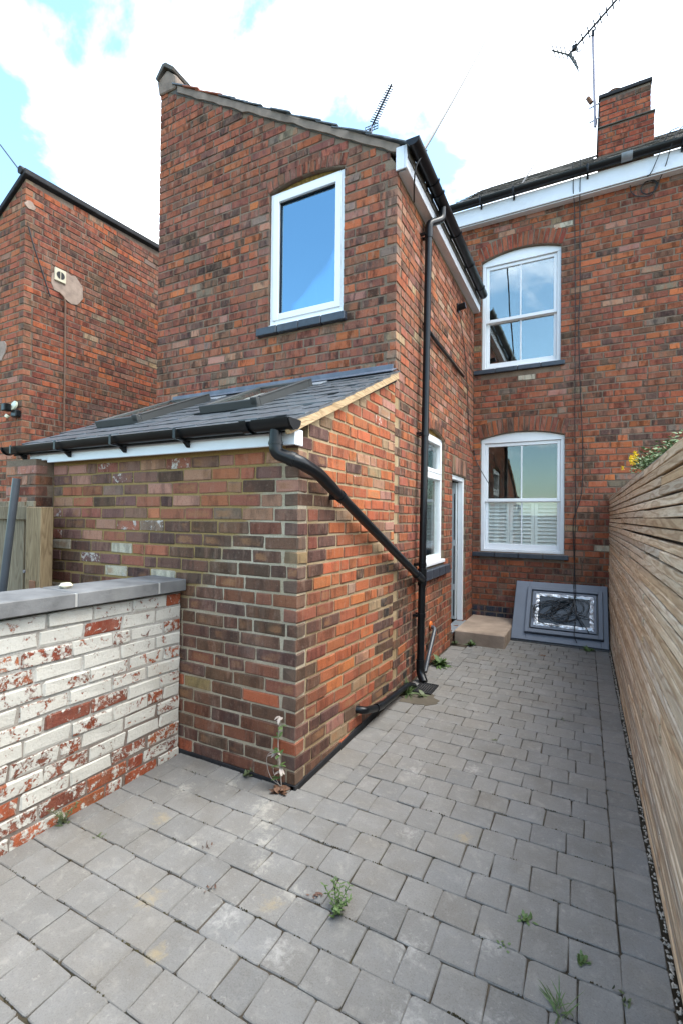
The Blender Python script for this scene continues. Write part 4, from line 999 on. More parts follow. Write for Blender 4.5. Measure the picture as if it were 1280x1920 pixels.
# ------------------------------------------------------------------ whitewashed boundary wall
def whitewall():
    X = -2.33; h = thing('boundary_wall', 'low brick wall with peeling white paint and grey coping stones', 'wall', (X, 1.0, 0))
    core = sheet('core', M['mortar_white'], h, 'X', X, [(-0.9, -0.07), (YL-0.012, -0.07), (YL-0.012, 1.045), (-0.9, 1.07)], [], 0.21, 0.006)
    st_ = Bricks()
    def c(u, z, hd):
        n = 0.5+0.35*math.sin(u*5+z*3)+0.25*math.sin(z*11)
        p = random.choice((0.86, 0.80, 0.76, 0.73, 0.70, 0.67, 0.64, 0.60, 0.57, 0.54, 0.50, 0.40))
        if z < 0.14: p = random.choice((0.55, 0.62, 0.45))
        return (*pick([(3, (0.235, 0.060, 0.032)), (2, (0.17, 0.055, 0.04)), (1, (0.33, 0.095, 0.045))]), p)
    lay(st_, core, M['brick_paint'], 'X', X, -0.9, YL-0.014, 0.0, 1.04, c, header=0.16, rough=0.002, zoff=-0.01, shear=lambda u, z: -(u-1)*0.018, zs=1.09)
    st_.finish(300)
    zt = lambda y: 1.152-0.017*(y-1.135)
    for (a, b_) in ((-0.9, 0.35), (0.36, 1.482), (1.494, 2.005), (2.017, YL-0.014)):
        MB().add([(X+.05, a, zt(a)-.073), (X+.05, b_, zt(b_)-.073), (X-.26, b_, zt(b_)-.073), (X-.26, a, zt(a)-.073), (X+.05, a, zt(a)), (X+.05, b_, zt(b_)), (X-.26, b_, zt(b_)+.006), (X-.26, a, zt(a)+.006)], [(3, 2, 1, 0), (4, 5, 6, 7), (0, 1, 5, 4), (1, 2, 6, 5), (2, 3, 7, 6), (3, 0, 4, 7)]).build('coping_stone', M['coping'], h, 0.004)
    for y in (1.488, 2.011): MB().box(X-0.255, X+0.047, y-0.006, y+0.006, zt(y)-.07, zt(y)-0.003).build('coping_joint', M['coping_joint'], h)
whitewall()

# ------------------------------------------------------------------ slatted fence and the wall behind it
def fence():
    X = 0.287; h = thing('slatted_fence', 'tall weathered fence of narrow horizontal timber slats along the right side', 'fence', (X, 3, 0))
    var = []
    for q in range(6):
        b = MB(); n = 8; A = random.uniform(-0.003, 0.003); ph = random.uniform(0, 6)
        v = []
        for k in range(n+1):
            y = k/n; dz = A*math.sin(y*6+ph); dx = random.gauss(0, .0012)
            v += [(0+dx, y, dz+0.002), (0+dx, y, 0.034+dz), (0.004+dx, y, 0.038+dz), (0.02+dx, y, 0.038+dz), (0.02+dx, y, dz), (0.003+dx, y, dz)]
        f = [tuple(range(5, -1, -1)), tuple(range(n*6, n*6+6))]
        for k in range(n):
            for j in range(6): f.append((k*6+j, k*6+(j+1) % 6, (k+1)*6+(j+1) % 6, (k+1)*6+j))
        b.add(v, f); o = b.build('slat', M['cedar']); me = o.data; bpy.data.objects.remove(o); var.append(me)
    p = 0.0452; z = 0.025; k = 0
    while z < 1.83:
        js = [-0.7, random.choice((2.35, 3.0, 3.9, 4.7, 5.2)), 6.87]
        for a, c in zip(js[:-1], js[1:]):
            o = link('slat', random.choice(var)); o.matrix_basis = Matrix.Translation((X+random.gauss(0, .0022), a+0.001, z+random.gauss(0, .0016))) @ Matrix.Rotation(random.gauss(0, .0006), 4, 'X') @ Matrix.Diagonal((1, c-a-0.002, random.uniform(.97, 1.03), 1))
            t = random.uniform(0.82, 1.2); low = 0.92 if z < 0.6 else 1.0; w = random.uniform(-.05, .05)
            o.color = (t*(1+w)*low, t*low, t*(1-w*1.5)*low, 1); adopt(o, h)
        z += p; k += 1
    for y in (0.2, 1.6, 3.2, 4.8, 6.4): part_box('batten', M['gasket'], h, X+0.024, X+0.058, y, y+0.045, 0, 1.84)
    w = thing('garden_wall', 'brick garden wall with flat grey coping hidden behind the slatted fence', 'wall', (0.45, 3, 0))
    MB().box(0.352, 0.56, -0.7, 6.885, -0.07, 1.80).build('brick_core', M['mortar_dark'], w)
    for k in range(9):
        a = -0.7+k*0.842; MB().box(0.33, 0.60, a+.003, a+.839, 1.801, 1.868).build('coping_stone', M['coping'], w, 0.006)
fence()

# ------------------------------------------------------------------ pipes
def elbow_path(pts, r=0.05):
    """polyline with rounded corners"""
    P = [Vector(p) for p in pts]; out = [P[0]]
    for i in range(1, len(P)-1):
        a, b, c = P[i-1], P[i], P[i+1]; u = (a-b).normalized(); w = (c-b).normalized(); q = min(r, (a-b).length/2.1, (c-b).length/2.1)
        for t in (0, .25, .5, .75, 1):
            out.append((b+u*q)*(1-t)**2+b*2*t*(1-t)+(b+w*q)*t*t)
    return out+[P[-1]]
def downpipe():
    v = thing('drainpipe', 'tall black drainpipe running down the side wall from the upper gutter', 'drainpipe', (-1.37, 4.3, 0))
    x = -1.37
    MB().tube([(x, 4.43, 4.42), (x, 4.36, 2.2), (x, 4.285, 0.06)], 0.034, 14).build('pipe', M['black'], v, 0, True)
    MB().tube(elbow_path([(x+0.085, 4.60, 4.72), (x+0.085, 4.60, 4.56), (x, 4.435, 4.45), (x, 4.43, 4.36)], .05), 0.036, 14).build('swan_neck', M['black'], v, 0, True)
    MB().tube([(x, 4.425, 4.40), (x, 4.428, 4.30)], 0.040, 14).build('collar', M['black'], v, 0, True)
    for z in (4.33, 2.36, 1.10, 0.62):
        y = 4.285+(z-.06)*0.0335; MB().tube([(x, y, z-.018), (x, y, z+.018)], 0.040, 14).box(x-0.09, x-0.02, y-0.05, y-0.03, z-.012, z+.012).box(x-0.09, x-0.02, y+0.03, y+0.05, z-.012, z+.012).build('bracket', M['black'], v, 0, True)
    MB().tube([(x, 4.315, 0.90), (x, 4.32, 1.06)], 0.043, 14).build('branch_socket', M['black'], v, 0, True)
    MB().tube(elbow_path([(x, 4.29, 0.20), (x, 4.285, 0.08), (x+0.05, 4.24, 0.01)], .05), 0.040, 14).build('shoe', M['black'], v, 0, True)
downpipe()
def branchpipe():
    v = thing('branch_drainpipe', 'black drainpipe sloping across the lean-to corner from its gutter', 'drainpipe', (-1.45, 2.13, 1.9))
    x0 = -1.497; y0 = YL-0.145
    MB().tube([(x0, y0, 2.03), (x0, y0, 1.925)], 0.035, 14).build('outlet_pipe', M['black'], v, 0, True)
    path = elbow_path([(x0, y0, 1.965), (x0, y0, 1.895), (-1.375, y0+0.06, 1.845), (-1.365, 2.33, 1.80), (-1.365, 2.52, 1.715)], .045)
    MB().tube(path, 0.037, 14).build('elbow', M['black'], v, 0, True)
    MB().tube([(-1.365, 2.42, 1.76), (-1.365, 4.30, 0.955)], 0.0335, 14).build('pipe', M['black'], v, 0, True)
    MB().tube([(x0, y0, 1.955), (x0, y0, 1.94)], 0.041, 14).build('collar', M['black'], v, 0, True)
    MB().tube([(-1.43, y0+.035, 1.868), (-1.405, y0+.047, 1.857)], 0.042, 14).build('collar', M['black'], v, 0, True)
    MB().tube([(-1.365, 2.60, 1.683), (-1.365, 2.63, 1.67)], 0.039, 14).box(-1.44, -1.36, 2.600, 2.622, 1.655, 1.690).build('bracket', M['black'], v, 0, True)
    MB().tube([(-1.365, 4.12, 1.032), (-1.365, 4.28, 0.964)], 0.040, 14).build('collar', M['black'], v, 0, True)
branchpipe()
o = MB().tube(elbow_path([(-1.46, 3.03, 0.17), (-1.385, 3.05, 0.165), (-1.375, 3.30, 0.10), (-1.375, 3.95, 0.07), (-1.36, 4.08, 0.02)], .05), 0.026, 12).tube([(-1.376, 3.24, .118), (-1.376, 3.36, .10)], 0.031, 12).build('waste_pipe', M['black'], None, 0, True)
tag(o, 'black waste pipe lying low along the foot of the lean-to wall', 'pipe')
v = thing('sink_waste_pipe', 'short grey waste pipe leaning from an orange sealed hole behind the drainpipe', 'pipe', (-1.40, 4.7, 0.2))
MB().tube(elbow_path([(-1.45, 4.83, 0.40), (-1.385, 4.82, 0.385), (-1.375, 4.55, 0.15), (-1.37, 4.44, 0.04)], .03), 0.021, 12).build('pipe', M['pvc_grey'], v, 0, True)
MB().tube([(-1.44, 4.83, 0.41), (-1.425, 4.83, 0.41)], 0.04, 10).build('sealant', M['seal'], v, 0, True)
v = thing('drain_grate', 'small dark drain grating at the foot of the drainpipe', 'drain', (-1.28, 4.12, 0))
for k in range(7): MB().box(-1.335+0.004+k*0.021, -1.335+0.016+k*0.021, 3.99, 4.22, 0.0045, 0.012).build('bar', M['bitumen'], v)
b = MB(); b.box(-1.345, -1.335, 3.98, 4.23, 0.003, 0.014); b.box(-1.186, -1.176, 3.98, 4.23, 0.003, 0.014); b.box(-1.335, -1.186, 3.98, 3.99, 0.003, 0.014); b.box(-1.335, -1.186, 4.22, 4.23, 0.003, 0.014); b.build('frame', M['bitumen'], v)

# ------------------------------------------------------------------ step and leaning rooflight
o = MB().box(-1.425, -0.825, 5.80, 6.875, -0.05, 0.158).build('door_step', M['step'], None, 0.012)
tag(o, 'worn stained concrete step below the back door', 'step')
def rooflight():
    v = thing('roof_window_unit', 'grey roof window unit with foil taped glass leaning against the house wall', 'roof window', (-0.28, 6.3, 0))
    W_, L_ = 1.085, 0.875; a = math.atan2(0.66, 0.575)
    B = Matrix.Translation((-0.818, 6.285, 0.022)) @ Matrix.Rotation(a, 4, 'X')      # local x right, y up the slope, z out of the face
    def fr(name, mat, x0, x1, y0, y1, w, z0, z1, par=v, bev=0.003):
        wl, wr, wb, wt_ = w if isinstance(w, tuple) else (w,)*4
        b = MB(); b.box(x0, x0+wl, y0, y1, z0, z1, rot=B); b.box(x1-wr, x1, y0, y1, z0, z1, rot=B); b.box(x0+wl, x1-wr, y0, y0+wb, z0, z1, rot=B); b.box(x0+wl, x1-wr, y1-wt_, y1, z0, z1, rot=B)
        return b.build(name, mat, par, bev)
    fr('flashing_kit', M['anthracite'], 0, W_, 0, L_, (0.17, 0.08, 0.10, 0.12), 0.0, 0.018)
    fr('base_tray', M['anth_dark'], -0.008, W_+.008, -0.02, L_, (0.02, 0.02, 0.02, 0.02), -0.02, -0.001)
    fr('outer_frame', M['anthracite'], 0.155, W_-0.055, 0.095, L_-0.10, 0.05, 0.0185, 0.058)
    fr('rebate', M['anth_dark'], 0.206, W_-0.106, 0.146, L_-0.151, 0.016, 0.019, 0.030)
    s = fr('sash', M['anthracite'], 0.223, W_-0.123, 0.163, L_-0.168, 0.05, 0.0185, 0.054)
    fr('cover_line', M['gasket'], 0.150, W_-0.05, 0.088, L_-0.093, 0.006, 0.0183, 0.024)
    x0, x1, y0, y1 = 0.262, W_-0.155, 0.195, L_-0.20
    b = MB(); w = 0.042; n = 22; g = lambda: random.gauss(0, .006)
    def strip(p, q, nx):
        vs = []
        for k in range(n+1):
            t = k/n; c = Vector(p).lerp(Vector(q), t)
            for j in range(4): vs.append(tuple(B @ (c+Vector(nx)*(w*j/3)+Vector((g()*.5, g()*.5, 0.0565+abs(g())*1.2 if j in (1, 2) else 0.0555)))))
        b.add(vs, [(k*4+j, k*4+j+1, (k+1)*4+j+1, (k+1)*4+j) for k in range(n) for j in range(3)])
    strip((x0, y0, 0), (x1, y0, 0), (0, 1, 0)); strip((x0, y1, 0), (x1, y1, 0), (0, -1, 0)); strip((x0, y0+.03, 0), (x0, y1-.03, 0), (1, 0, 0)); strip((x1, y0+.03, 0), (x1, y1-.03, 0), (-1, 0, 0))
    b.build('foil_tape', M['foil'], v)
    MB().box(x0+.04, x1-.04, y0+.04, y1-.04, 0.045, 0.05, rot=B).build('pane', M['pane_dark'], v)
    MB().box(x0+.02, x1-.02, y0+.02, y1-.02, 0.030, 0.036, rot=B).build('backing', M['matgrey'], v)
    return B
B = rooflight()
def cables():
    # two cables down the house wall, tangled over the rooflight
    zr_ = 0.085
    pts1 = [(-0.152, 6.66, 6.25), (-0.150, 6.70, 6.13), (-0.148, 6.77, 6.0), (-0.145, 6.775, 5.83), (-0.13, 6.872, 5.6), (-0.118, 6.876, 4.4), (-0.115, 6.876, 3.4), (-0.112, 6.876, 2.6), (-0.10, 6.874, 1.9), (-0.105, 6.874, 1.2), (-0.115, 6.86, 0.75)]
    top = [B @ Vector((0.71, 0.70, zr_-.01)), B @ Vector((0.715, 0.60, zr_-.015))]
    o = MB().tube(smooth_path(pts1+top, 4), 0.0055, 5).build('hanging_cable', M['cable'], None, 0, True)
    tag(o, 'thin black cable hanging straight down the house wall from the roof edge', 'cable')
    pts2 = [(-0.06, 6.66, 6.25), (-0.062, 6.70, 6.13), (-0.066, 6.77, 6.0), (-0.068, 6.775, 5.83), (-0.07, 6.872, 5.6), (-0.06, 6.876, 4.6), (-0.075, 6.876, 4.1), (-0.05, 6.876, 3.2), (-0.02, 6.874, 2.5), (-0.03, 6.874, 1.9), (-0.12, 6.874, 1.55), (-0.12, 6.87, 1.2), (-0.10, 6.86, 0.75)]
    b = MB(); b.tube(smooth_path(pts2+[B @ Vector((0.73, 0.70, zr_-.01)), B @ Vector((0.72, 0.6, zr_))], 4), 0.006, 5)
    random.seed(21)
    for k in range(9):
        cx, cy = 0.52+random.gauss(0, .15), 0.435+random.gauss(0, .035); rx, ry = random.uniform(.06, .26), random.uniform(.08, .17); ph = random.uniform(0, 6.28); q = []
        for t in np.linspace(0, 6.283*random.uniform(.8, 1.3), 16):
            q.append(B @ Vector((min(.93, max(.24, cx+rx*math.cos(t+ph)+random.gauss(0, .006))), min(.66, max(.2, cy+ry*math.sin(t+ph*1.1)+random.gauss(0, .006))), 0.062+random.uniform(0, .02))))
        b.tube(smooth_path([B @ Vector((0.715, 0.605, .07))]+q, 3), 0.0036, 5)
    for (x, y) in ((0.80, 0.25), (0.72, 0.12), (0.86, 0.2), (0.9, 0.35)):
        b.tube(smooth_path([B @ Vector((0.715, 0.605, .08)), B @ Vector((0.74+random.gauss(0, .03), 0.42, .085)), B @ Vector((x, y, .07)), B @ Vector((x+.03, y-.09, .03))], 5), 0.005, 5)
    o = b.build('cable_tangle', M['cable'], None, 0, True)
    tag(o, 'black cable dropping down the wall into a tangled coil on the leaning roof window', 'cable')
    random.seed(33)
    b = MB()
    for rr, cx, cz in ((0.085, 0.70, 5.70), (0.088, 0.705, 5.705), (0.083, 0.698, 5.70)):
        b.tube([(cx+rr*math.cos(t), 6.872+random.gauss(0, .003), cz+rr*0.95*math.sin(t)) for t in np.linspace(0, 6.283, 26)], 0.006, 5)
    b.tube(smooth_path([(0.78, 6.872, 5.72), (0.72, 6.872, 5.60), (0.56, 6.872, 5.64), (0.50, 6.872, 5.78), (0.60, 6.80, 5.90), (0.70, 6.77, 5.80), (0.86, 6.68, 6.15), (0.98, 6.69, 6.22)], 5), 0.0055, 5)
    b.tube(smooth_path([(0.79, 6.872, 5.71), (0.86, 6.77, 5.86), (0.93, 6.66, 6.10), (1.05, 6.72, 6.26)], 5), 0.0055, 5)
    o = b.build('cable_coil', M['cable'], None, 0, True); tag(o, 'coiled black cable hung on the house wall under the right gutter', 'cable')
    o = MB().tube(smooth_path([(XS+.012, 6.0, 4.15), (XS+.012, 6.35, 3.6), (XS+.014, 6.6, 2.6), (XS+.02, 6.86, 2.52), (-1.38, 6.885, 2.35), (-1.2, 6.89, 2.02)], 5), 0.005, 5).build('wall_cable', M['cable'], None, 0, True)
    tag(o, 'thin dark wire from the pipe stub down the corner into the lower sash window', 'cable')
cables()

# ------------------------------------------------------------------ aerials and overhead wires
def yagi(name, label, base, d, side, L, n, elem, mast, mat, boom_r=0.008):
    v = thing(name, label, 'aerial', base); d = Vector(d).normalized(); s = Vector(side).normalized(); o = Vector(base)
    MB().tube([o-d*0.12, o+d*L], boom_r, 8).build('boom', mat, v, 0, True)
    for k in range(n):
        p = o+d*(0.05+k*(L-0.08)/(n-1)); e = elem*(1-0.25*k/n); MB().tube([p-s*e, p+s*e], boom_r*0.6, 5).build('element', mat, v)
    return v, d, s, o
def aerials():
    d = (0.665, 0, 0.559); b0 = (-0.18, 8.25, 9.10)
    v, dd, s, o = yagi('rooftop_aerial', 'large television aerial on a tall mast beside the brick chimney', b0, d, (0.15, 1, 0.12), 1.5, 14, 0.11, None, M['black'], 0.017)
    MB().tube([(0.127, 8.25, 7.72), (0.088, 8.25, 9.20)], 0.020, 10).build('mast', M['oldmast'], v, 0, True)
    up = dd.cross(s).normalized()
    for sg in (1, -1):
        b = MB(); p = o-dd*0.10
        for k in range(4):
            c = p+up*sg*(0.06+0.07*k)-dd*0.02*k; b.tube([c-s*0.16, c+s*0.16], 0.008, 5)
        b.tube([p, p+up*sg*0.30-dd*0.07], 0.013, 6); b.build('reflector', M['anth_dark'], v)
    MB().box(o.x-0.03, o.x+0.04, o.y-0.03, o.y+0.03, o.z-0.03, o.z+0.05).build('dipole_box', M['black'], v, 0.008)
    b = MB().tube(smooth_path([o+dd*0.02-up*0.0, Vector((-0.10, 8.25, 9.02)), Vector((0.09, 8.25, 9.23)), Vector((0.20, 8.25, 9.42)), o+dd*0.62], 5), 0.008, 6); b.build('support_arm', M['anth_dark'], v, 0, True)
    MB().box(0.07, 0.11, 8.22, 8.28, 9.16, 9.26).build('clamp', M['black'], v, 0.004)
    for z in (7.83, 8.06): MB().tube([(0.04, 8.25, z-.02), (0.21, 8.25, z+.02)], 0.011, 6).build('bracket', M['galv'], v)
    MB().tube([(0.02, 8.25, 8.22), (0.07, 8.25, 8.12)], 0.032, 8).build('junction_box', M['pot'], v)
    MB().tube(smooth_path([(0.12, 8.24, 7.9), (0.15, 8.22, 7.75), (0.1, 8.2, 7.6), (0.04, 8.19, 7.4)], 4), 0.006, 5).build('lead', M['cable'], v)
    v, dd, s, o = yagi('roof_aerial', 'small spiky television aerial poking above the extension roof', (-2.475, 5.5, 6.64), (0.27, 0, 0.44), (0.85, 0.1, -0.5), 0.52, 17, 0.06, None, M['black'], 0.011)
    MB().tube([(-2.50, 5.5, 5.2), (-2.478, 5.5, 6.66)], 0.012, 8).build('mast', M['galv'], v, 0, True)
    b = MB()
    for z in (-.035, 0, .035): b.tube([(-2.57, 5.5, 6.62+z), (-2.39, 5.5, 6.62+z)], 0.006, 5)
    for x in (-2.57, -2.52, -2.44, -2.39): b.tube([(x, 5.5, 6.58), (x, 5.5, 6.66)], 0.005, 5)
    b.build('reflector', M['anth_dark'], v)
    def sagwire(a, c, sag, r, label, mat):
        a, c = Vector(a), Vector(c); p = [a.lerp(c, t)-Vector((0, 0, sag*4*t*(1-t))) for t in np.linspace(0, 1, 14)]
        o = MB().tube(p, r, 5).build('overhead_wire', mat, None, 0, True); tag(o, label, 'wire')
    sagwire((-1.30, 3.96, 4.78), (-1.20, 8.60, 10.99), 0.08, 0.0135, 'overhead wire rising from the extension gutter corner to the top of the photo', M['cable'])
    sagwire((-0.86, 7.0, 6.24), (-0.45, 12.5, 11.6), 0.05, 0.012, 'short wire rising off the house roof slates towards the sky', M['cable'])
    sagwire((-6.46, 3.40, 5.93), (-7.64, 3.70, 6.97), 0.0, 0.010, 'overhead wire above the roof corner of the left building', M['cable'])
    o = MB().tube(smooth_path([(XS+.21, 3.9, 4.75), (XS+.14, 3.85, 4.62), (XS+.10, 3.90, 4.52), (XS+.03, 4.1, 4.47)], 5), 0.007, 5).build('gutter_cable', M['cable'], None, 0, True)
    tag(o, 'black cable looped under the upper gutter end of the extension', 'cable')
aerials()

# ------------------------------------------------------------------ far end of the yard, behind the camera (mirrored in the panes)
def rear():
    v = thing('rear_fence', 'board fence closing the far end of the yard behind the camera', 'fence', (0, -8, 0))
    for k in range(30):
        o = MB().box(-6+k*0.3, -6+k*0.3+0.29, -8, -7.97, 0, 1.7+random.gauss(0, .01)).build('board', M['pine'], v); o.color = (1, 1, 1, 1)

# ------------------------------------------------------------------ timber fence, leaning pipe
def leftfence():
    v = thing('timber_fence', 'weathered board fence with a square post beside the lean-to at far left', 'fence', (-4.2, 2.06, 0))
    x = -5.35
    while x < -3.72:
        w = random.uniform(0.118, 0.128); o = MB().box(x, min(x+w, -3.702), 2.062+random.gauss(0, .002), 2.082, 0, 1.645+random.gauss(0, .004)).build('board', M['pine'], v, 0.003); t = random.uniform(.82, 1.18); o.color = (t, t, t, 1); x += w+0.006
    o = MB().box(-5.35, -3.705, 2.03, 2.058, 1.50, 1.605).build('rail', M['pine'], v, 0.004); o.color = (.9, .9, .88, 1)
    o = MB().prism([(-3.695, 2.075), (-3.695, 2.012), (-3.655, 1.985), (-3.47, 1.985), (-3.47, 2.075)], 'Z', 0, 1.595).build('post', M['pine'], v, 0.004); o.color = (1.15, 1.05, 0.9, 1)
    MB().tube([(-3.66, 1.984, 1.12), (-3.66, 1.976, 1.12)], 0.012, 8).build('bolt', M['galv'], v)
    MB().box(-3.59, -3.52, 1.976, 1.984, 0.99, 1.06).build('latch_plate', M['pot'], v, 0.003)
leftfence()
o = MB().tube([(-3.625, 1.90, 1.80), (-3.715, 1.86, 0.92), (-3.80, 1.82, 0.0)], 0.026, 14).build('plastic_pipe', M['pvc_grey'], None, 0, True)
tag(o, 'loose dark grey plastic pipe leaning upright against the board fence', 'pipe')

# ------------------------------------------------------------------ weeds and plants
def leaf(b, base, direc, L, w, curl=0.3, n=3, twist=0.0):
    base = Vector(base); d = Vector(direc).normalized(); sd_ = d.cross(Vector((0, 0, 1)))
    if sd_.length < 1e-3: sd_ = Vector((1, 0, 0))
    sd_.normalize(); sd_ = (sd_*math.cos(twist)+d.cross(sd_)*math.sin(twist)); v = []
    for k in range(n+1):
        t = k/n; c = base+d*L*t-Vector((0, 0, curl*L*t*t)); ww = w*math.sin(math.pi*(0.12+0.86*t))*0.5
        c.z = max(c.z, 0.003)
        v += [c-sd_*ww, c+sd_*ww]
    b.add(v, [(2*k, 2*k+1, 2*k+3, 2*k+2) for k in range(n)])
def rosette(b, c, n, L, w, el=(10, 60), seed=None):
    for _ in range(n):
        a = random.uniform(0, 6.283); e = rad(random.uniform(*el)); leaf(b, Vector(c)+Vector((random.gauss(0, .01), random.gauss(0, .01), 0)), (math.cos(a)*math.cos(e), math.sin(a)*math.cos(e), math.sin(e)), L*random.uniform(.5, 1.1), w*random.uniform(.6, 1.2), random.uniform(.1, .5), 3, random.uniform(-.5, .5))
def stem(b, pts, r): b.tube(smooth_path(pts, 4), r, 5)
def raw(b, name, mat, parent=None):
    me = bpy.data.meshes.new(name); me.from_pydata(b.v, [], b.f); o = link(name, me, mat)
    if parent: adopt(o, parent)
    return o
random.seed(5)
def weed(loc, label, n, L, w, mat='leaf', el=(10, 60), stems=0, h=0.1):
    b = MB(); rosette(b, (*loc, 0.0), n, L, w, el)
    for _ in range(stems):
        a = random.uniform(0, 6.283); tip = (loc[0]+math.cos(a)*h*.6, loc[1]+math.sin(a)*h*.6, h*random.uniform(.5, 1)); mid = (loc[0]+math.cos(a)*h*.2, loc[1]+math.sin(a)*h*.2, h*.4)
        stem(b, [(loc[0], loc[1], 0), mid, tip], 0.0015)
        for t in np.linspace(.25, 1, 6):
            p = Vector((loc[0], loc[1], 0)).lerp(Vector(tip), t); q = random.uniform(0, 6.28)
            for s in (0, math.pi): leaf(b, p, (math.cos(q+s), math.sin(q+s), .5), 0.022, 0.009, .2, 2)
    return tag(raw(b, 'weed', M[mat]), label, 'weed')
G = None
weed((-0.85, 1.63), 'straggly green weed with thin stems in the middle of the foreground pavers', 14, 0.036, 0.011, 'leaf', (5, 50), 8, 0.095)
weed((-0.19, 1.95), 'small bright weed rosette left of the round one near the fence', 20, 0.032, 0.014, 'leaf', (5, 60))
weed((0.0, 1.86), 'round little weed tuft one paver in from the fence', 22, 0.03, 0.015, 'leaf', (15, 75))
weed((-0.06, 1.64), 'tuft of fine grass blades in the nearest pavers', 30, 0.10, 0.0045, 'leaf', (20, 80))
weed((-0.25, 1.79), 'tiny green seedling in a joint left of the grass tuft', 9, 0.018, 0.009)
weed((0.12, 1.77), 'tiny dull sprig in the joint of the edge pavers', 10, 0.03, 0.01, 'leaf_dull', (30, 80))
weed((-1.33, 4.84), 'large leafy dandelion clump behind the drainpipe', 46, 0.16, 0.045, 'leaf', (5, 70))
weed((-1.20, 5.77), 'leafy weed at the front edge of the concrete step', 26, 0.11, 0.04, 'leaf', (20, 80))
weed((-1.40, 5.73), 'low dark weed in the corner between step and wall', 18, 0.07, 0.028, 'leaf_dull', (20, 80))
weed((0.05, 6.22), 'small green weed sprawling at the foot of the leaning roof window', 26, 0.09, 0.03, 'leaf', (5, 55))
weed((-1.36, 3.90), 'tuft of long grass beside the drain grating', 60, 0.17, 0.009, 'leaf', (15, 80))
weed((-1.24, 3.93), 'flat broad-leaved weed in front of the drain grating', 16, 0.08, 0.03, 'leaf_dull', (5, 40))
weed((-2.30, 1.45), 'weed growing up against the peeling white wall', 16, 0.05, 0.014, 'leaf_dull', (20, 80), 6, 0.11)
weed((-1.77, 2.215), 'small sprout at the foot of the lean-to front wall', 9, 0.05, 0.016, 'leaf_dull', (30, 85), 2, 0.08)
weed((-2.05, 1.47), 'tiny green moss sprig in a joint near the white wall', 10, 0.02, 0.008, 'leaf_dull')
weed((-1.55, 1.66), 'tiny reddish seedling on the pavers below the lean-to corner', 7, 0.03, 0.008, 'leaf_red', (40, 85))
weed((-1.37, 1.49), 'second reddish seedling nearer the camera', 7, 0.026, 0.008, 'leaf_red', (30, 85))
weed((-0.96, 1.66), 'reddish sprig just left of the straggly weed', 9, 0.03, 0.009, 'leaf_red', (20, 85))
weed((-0.55, 3.4), 'pale speck of moss in the passage pavers', 8, 0.02, 0.01, 'leaf_dull')
weed((-0.15, 4.0), 'small weed midway along the passage near the fence', 8, 0.03, 0.012, 'leaf_dull')
def thistle():
    v = thing('tall_weed', 'tall wilted weed with pale dry leaves at the lean-to corner', 'weed', (-1.50, 2.21, 0))
    x, y = -1.505, 2.205
    b = MB(); stem(b, [(x, y, 0), (x-.005, y-.01, .12), (x-.02, y-.012, .26), (x-.008, y-.01, .40)], 0.003); stem(b, [(x, y, .02), (x-.07, y-.01, .06), (x-.10, y-.01, .15), (x-.07, y-.012, .20), (x-.02, y-.01, .19)], 0.002); stem(b, [(x-.01, y, .01), (x-.055, y, .08), (x-.06, y, .11)], .002)
    raw(b, 'stem', M['drystalk'], v)
    b = MB()
    for z in (.07, .14, .2, .22, .3, .36): 
        for _ in range(3):
            a = random.uniform(0, 6.28); leaf(b, (x-.01, y-.012, z), (math.cos(a), math.sin(a)-.5, .4), .05, .018, .3)
    raw(b, 'foliage', M['leaf'], v)
    b = MB()
    for (dx, z) in ((0, .11), (0.0, .13), (-.05, .19), (-.03, .21), (-.01, .42), (0, .4)):
        for _ in range(3):
            a = random.uniform(0, 6.28); leaf(b, (x+dx, y-.014, z), (math.cos(a), math.sin(a)*.5-.4, random.uniform(-.6, .5)), .035, .018, .5)
    raw(b, 'dry_foliage', M['drystalk'], v)
    b = MB(); rosette(b, (x, y-.02, .005), 34, .06, .03, (-5, 60)); raw(b, 'dead_leaf', M['deadleaf'], v)
thistle()
rear()
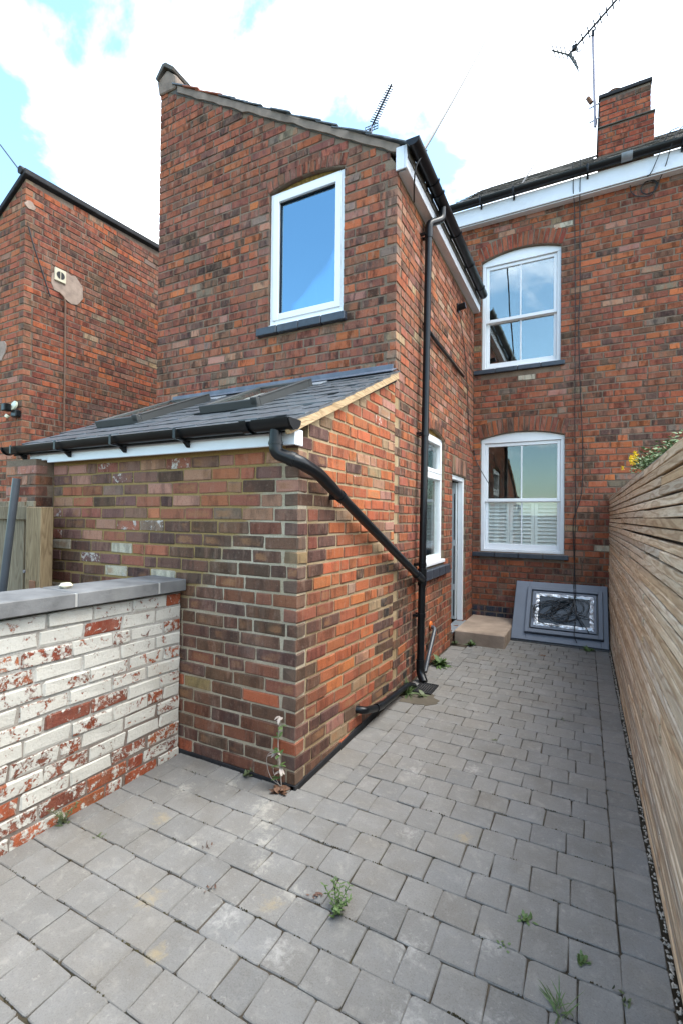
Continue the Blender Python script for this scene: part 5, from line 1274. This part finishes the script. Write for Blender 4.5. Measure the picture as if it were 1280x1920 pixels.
def flowers():
    v = thing('flowering_plant', 'bushy green plant with yellow flowers spilling over the fence top', 'plant', (0.42, 3.35, 1.87))
    b = MB(); random.seed(8)
    cl = [(0.36, 3.85, 1.915), (0.38, 3.65, 1.93), (0.39, 3.45, 1.935), (0.40, 3.25, 1.94), (0.42, 3.05, 1.945), (0.36, 3.55, 1.905), (0.43, 2.88, 1.94), (0.37, 3.75, 1.95)]
    for c in cl:
        for _ in range(80):
            p = Vector(c)+Vector((random.gauss(0, .03), random.gauss(0, .085), random.gauss(0, .026))); a = random.uniform(0, 6.283); leaf(b, p, (math.cos(a), math.sin(a), random.uniform(-.3, .9)), random.uniform(.022, .042), random.uniform(.010, .017), .3, 2, random.uniform(-1, 1))
    raw(b, 'foliage', M['leaf'], v)
    b = MB()
    for c in cl[:7]: stem(b, [(0.42, 3.35, 1.86), (0.40, (3.35+c[1])/2, 1.90), c], .003)
    raw(b, 'stem', M['leaf_dull'], v)
    for k in range(16):
        c = Vector((0.34, 4.25, 2.03))+Vector((random.gauss(0, .03), random.gauss(0, .16), random.gauss(0, .020))); b = MB(); n = 7
        for j in range(n):
            a = 6.283*j/n; leaf(b, c, (math.cos(a), -.4, math.sin(a)), .022, .013, 0.05, 2)
        raw(b, 'flower', M['yellow'], v)
    b = MB(); stem(b, [(0.37, 4.0, 1.95), (0.36, 4.15, 2.02), (0.34, 4.28, 2.07)], .003); stem(b, [(0.37, 4.0, 1.95), (0.36, 4.2, 1.98), (0.34, 4.36, 2.02)], .003); raw(b, 'flower_stalk', M['leaf'], v)
flowers()
random.seed(12)
pts = [(-1.24+0.17*math.cos(6.283*k/22)*random.uniform(.7, 1.2), 3.86+0.16*math.sin(6.283*k/22)*random.uniform(.7, 1.2)) for k in range(22)]
o = MB().prism(pts, 'Z', -0.004, 0.0035).build('dirt', M['earth']); o['kind'] = 'stuff'; tag(o, 'brown dirt washed over the pavers by the drain', 'dirt')
def moss():
    # crumbs of moss and grit caught in the joints between the pavers
    random.seed(44); b = MB()
    for _ in range(700):
        k = random.randint(-4, 36); y = 1.0+0.1575*k+random.gauss(0, .002); x = random.uniform(-2.3, 0.12)
        if y > 2.2 and x < -1.15: continue
        for _ in range(random.randint(2, 6)):
            px, py, r = x+random.gauss(0, .012), y+random.gauss(0, .0018), random.uniform(.0018, .0045)
            b.add([(px-r, py-r*.7, -.002), (px+r, py-r*.6, -.002), (px+r*.2, py+r, -.002), (px, py, r*.8)], [(0, 1, 3), (1, 2, 3), (2, 0, 3)])
    o = b.build('moss', M['moss']); o['kind'] = 'stuff'; tag(o, 'dark crumbs of moss and grit in the paving joints', 'moss')
M['moss'] = mat_plain('moss', (0.050, 0.042, 0.022), 1.0, 0.6, 3, 0.1, dirt=(0.13, 0.055, 0.02))
moss()
# dead leaf and litter near the rooflight
b = MB(); rosette(b, (-0.40, 5.75, 0.004), 5, .05, .03, (0, 20)); tag(raw(b, 'dead_leaf', M['deadleaf']), 'dark curled dead leaf on the pavers before the roof window', 'leaf')
o = MB().box(-2.50, -2.44, 1.52, 1.58, 1.148, 1.178).build('stone_lump', M['cream'], None, 0.014); tag(o, 'small pale stone lying on top of the grey coping', 'stone')
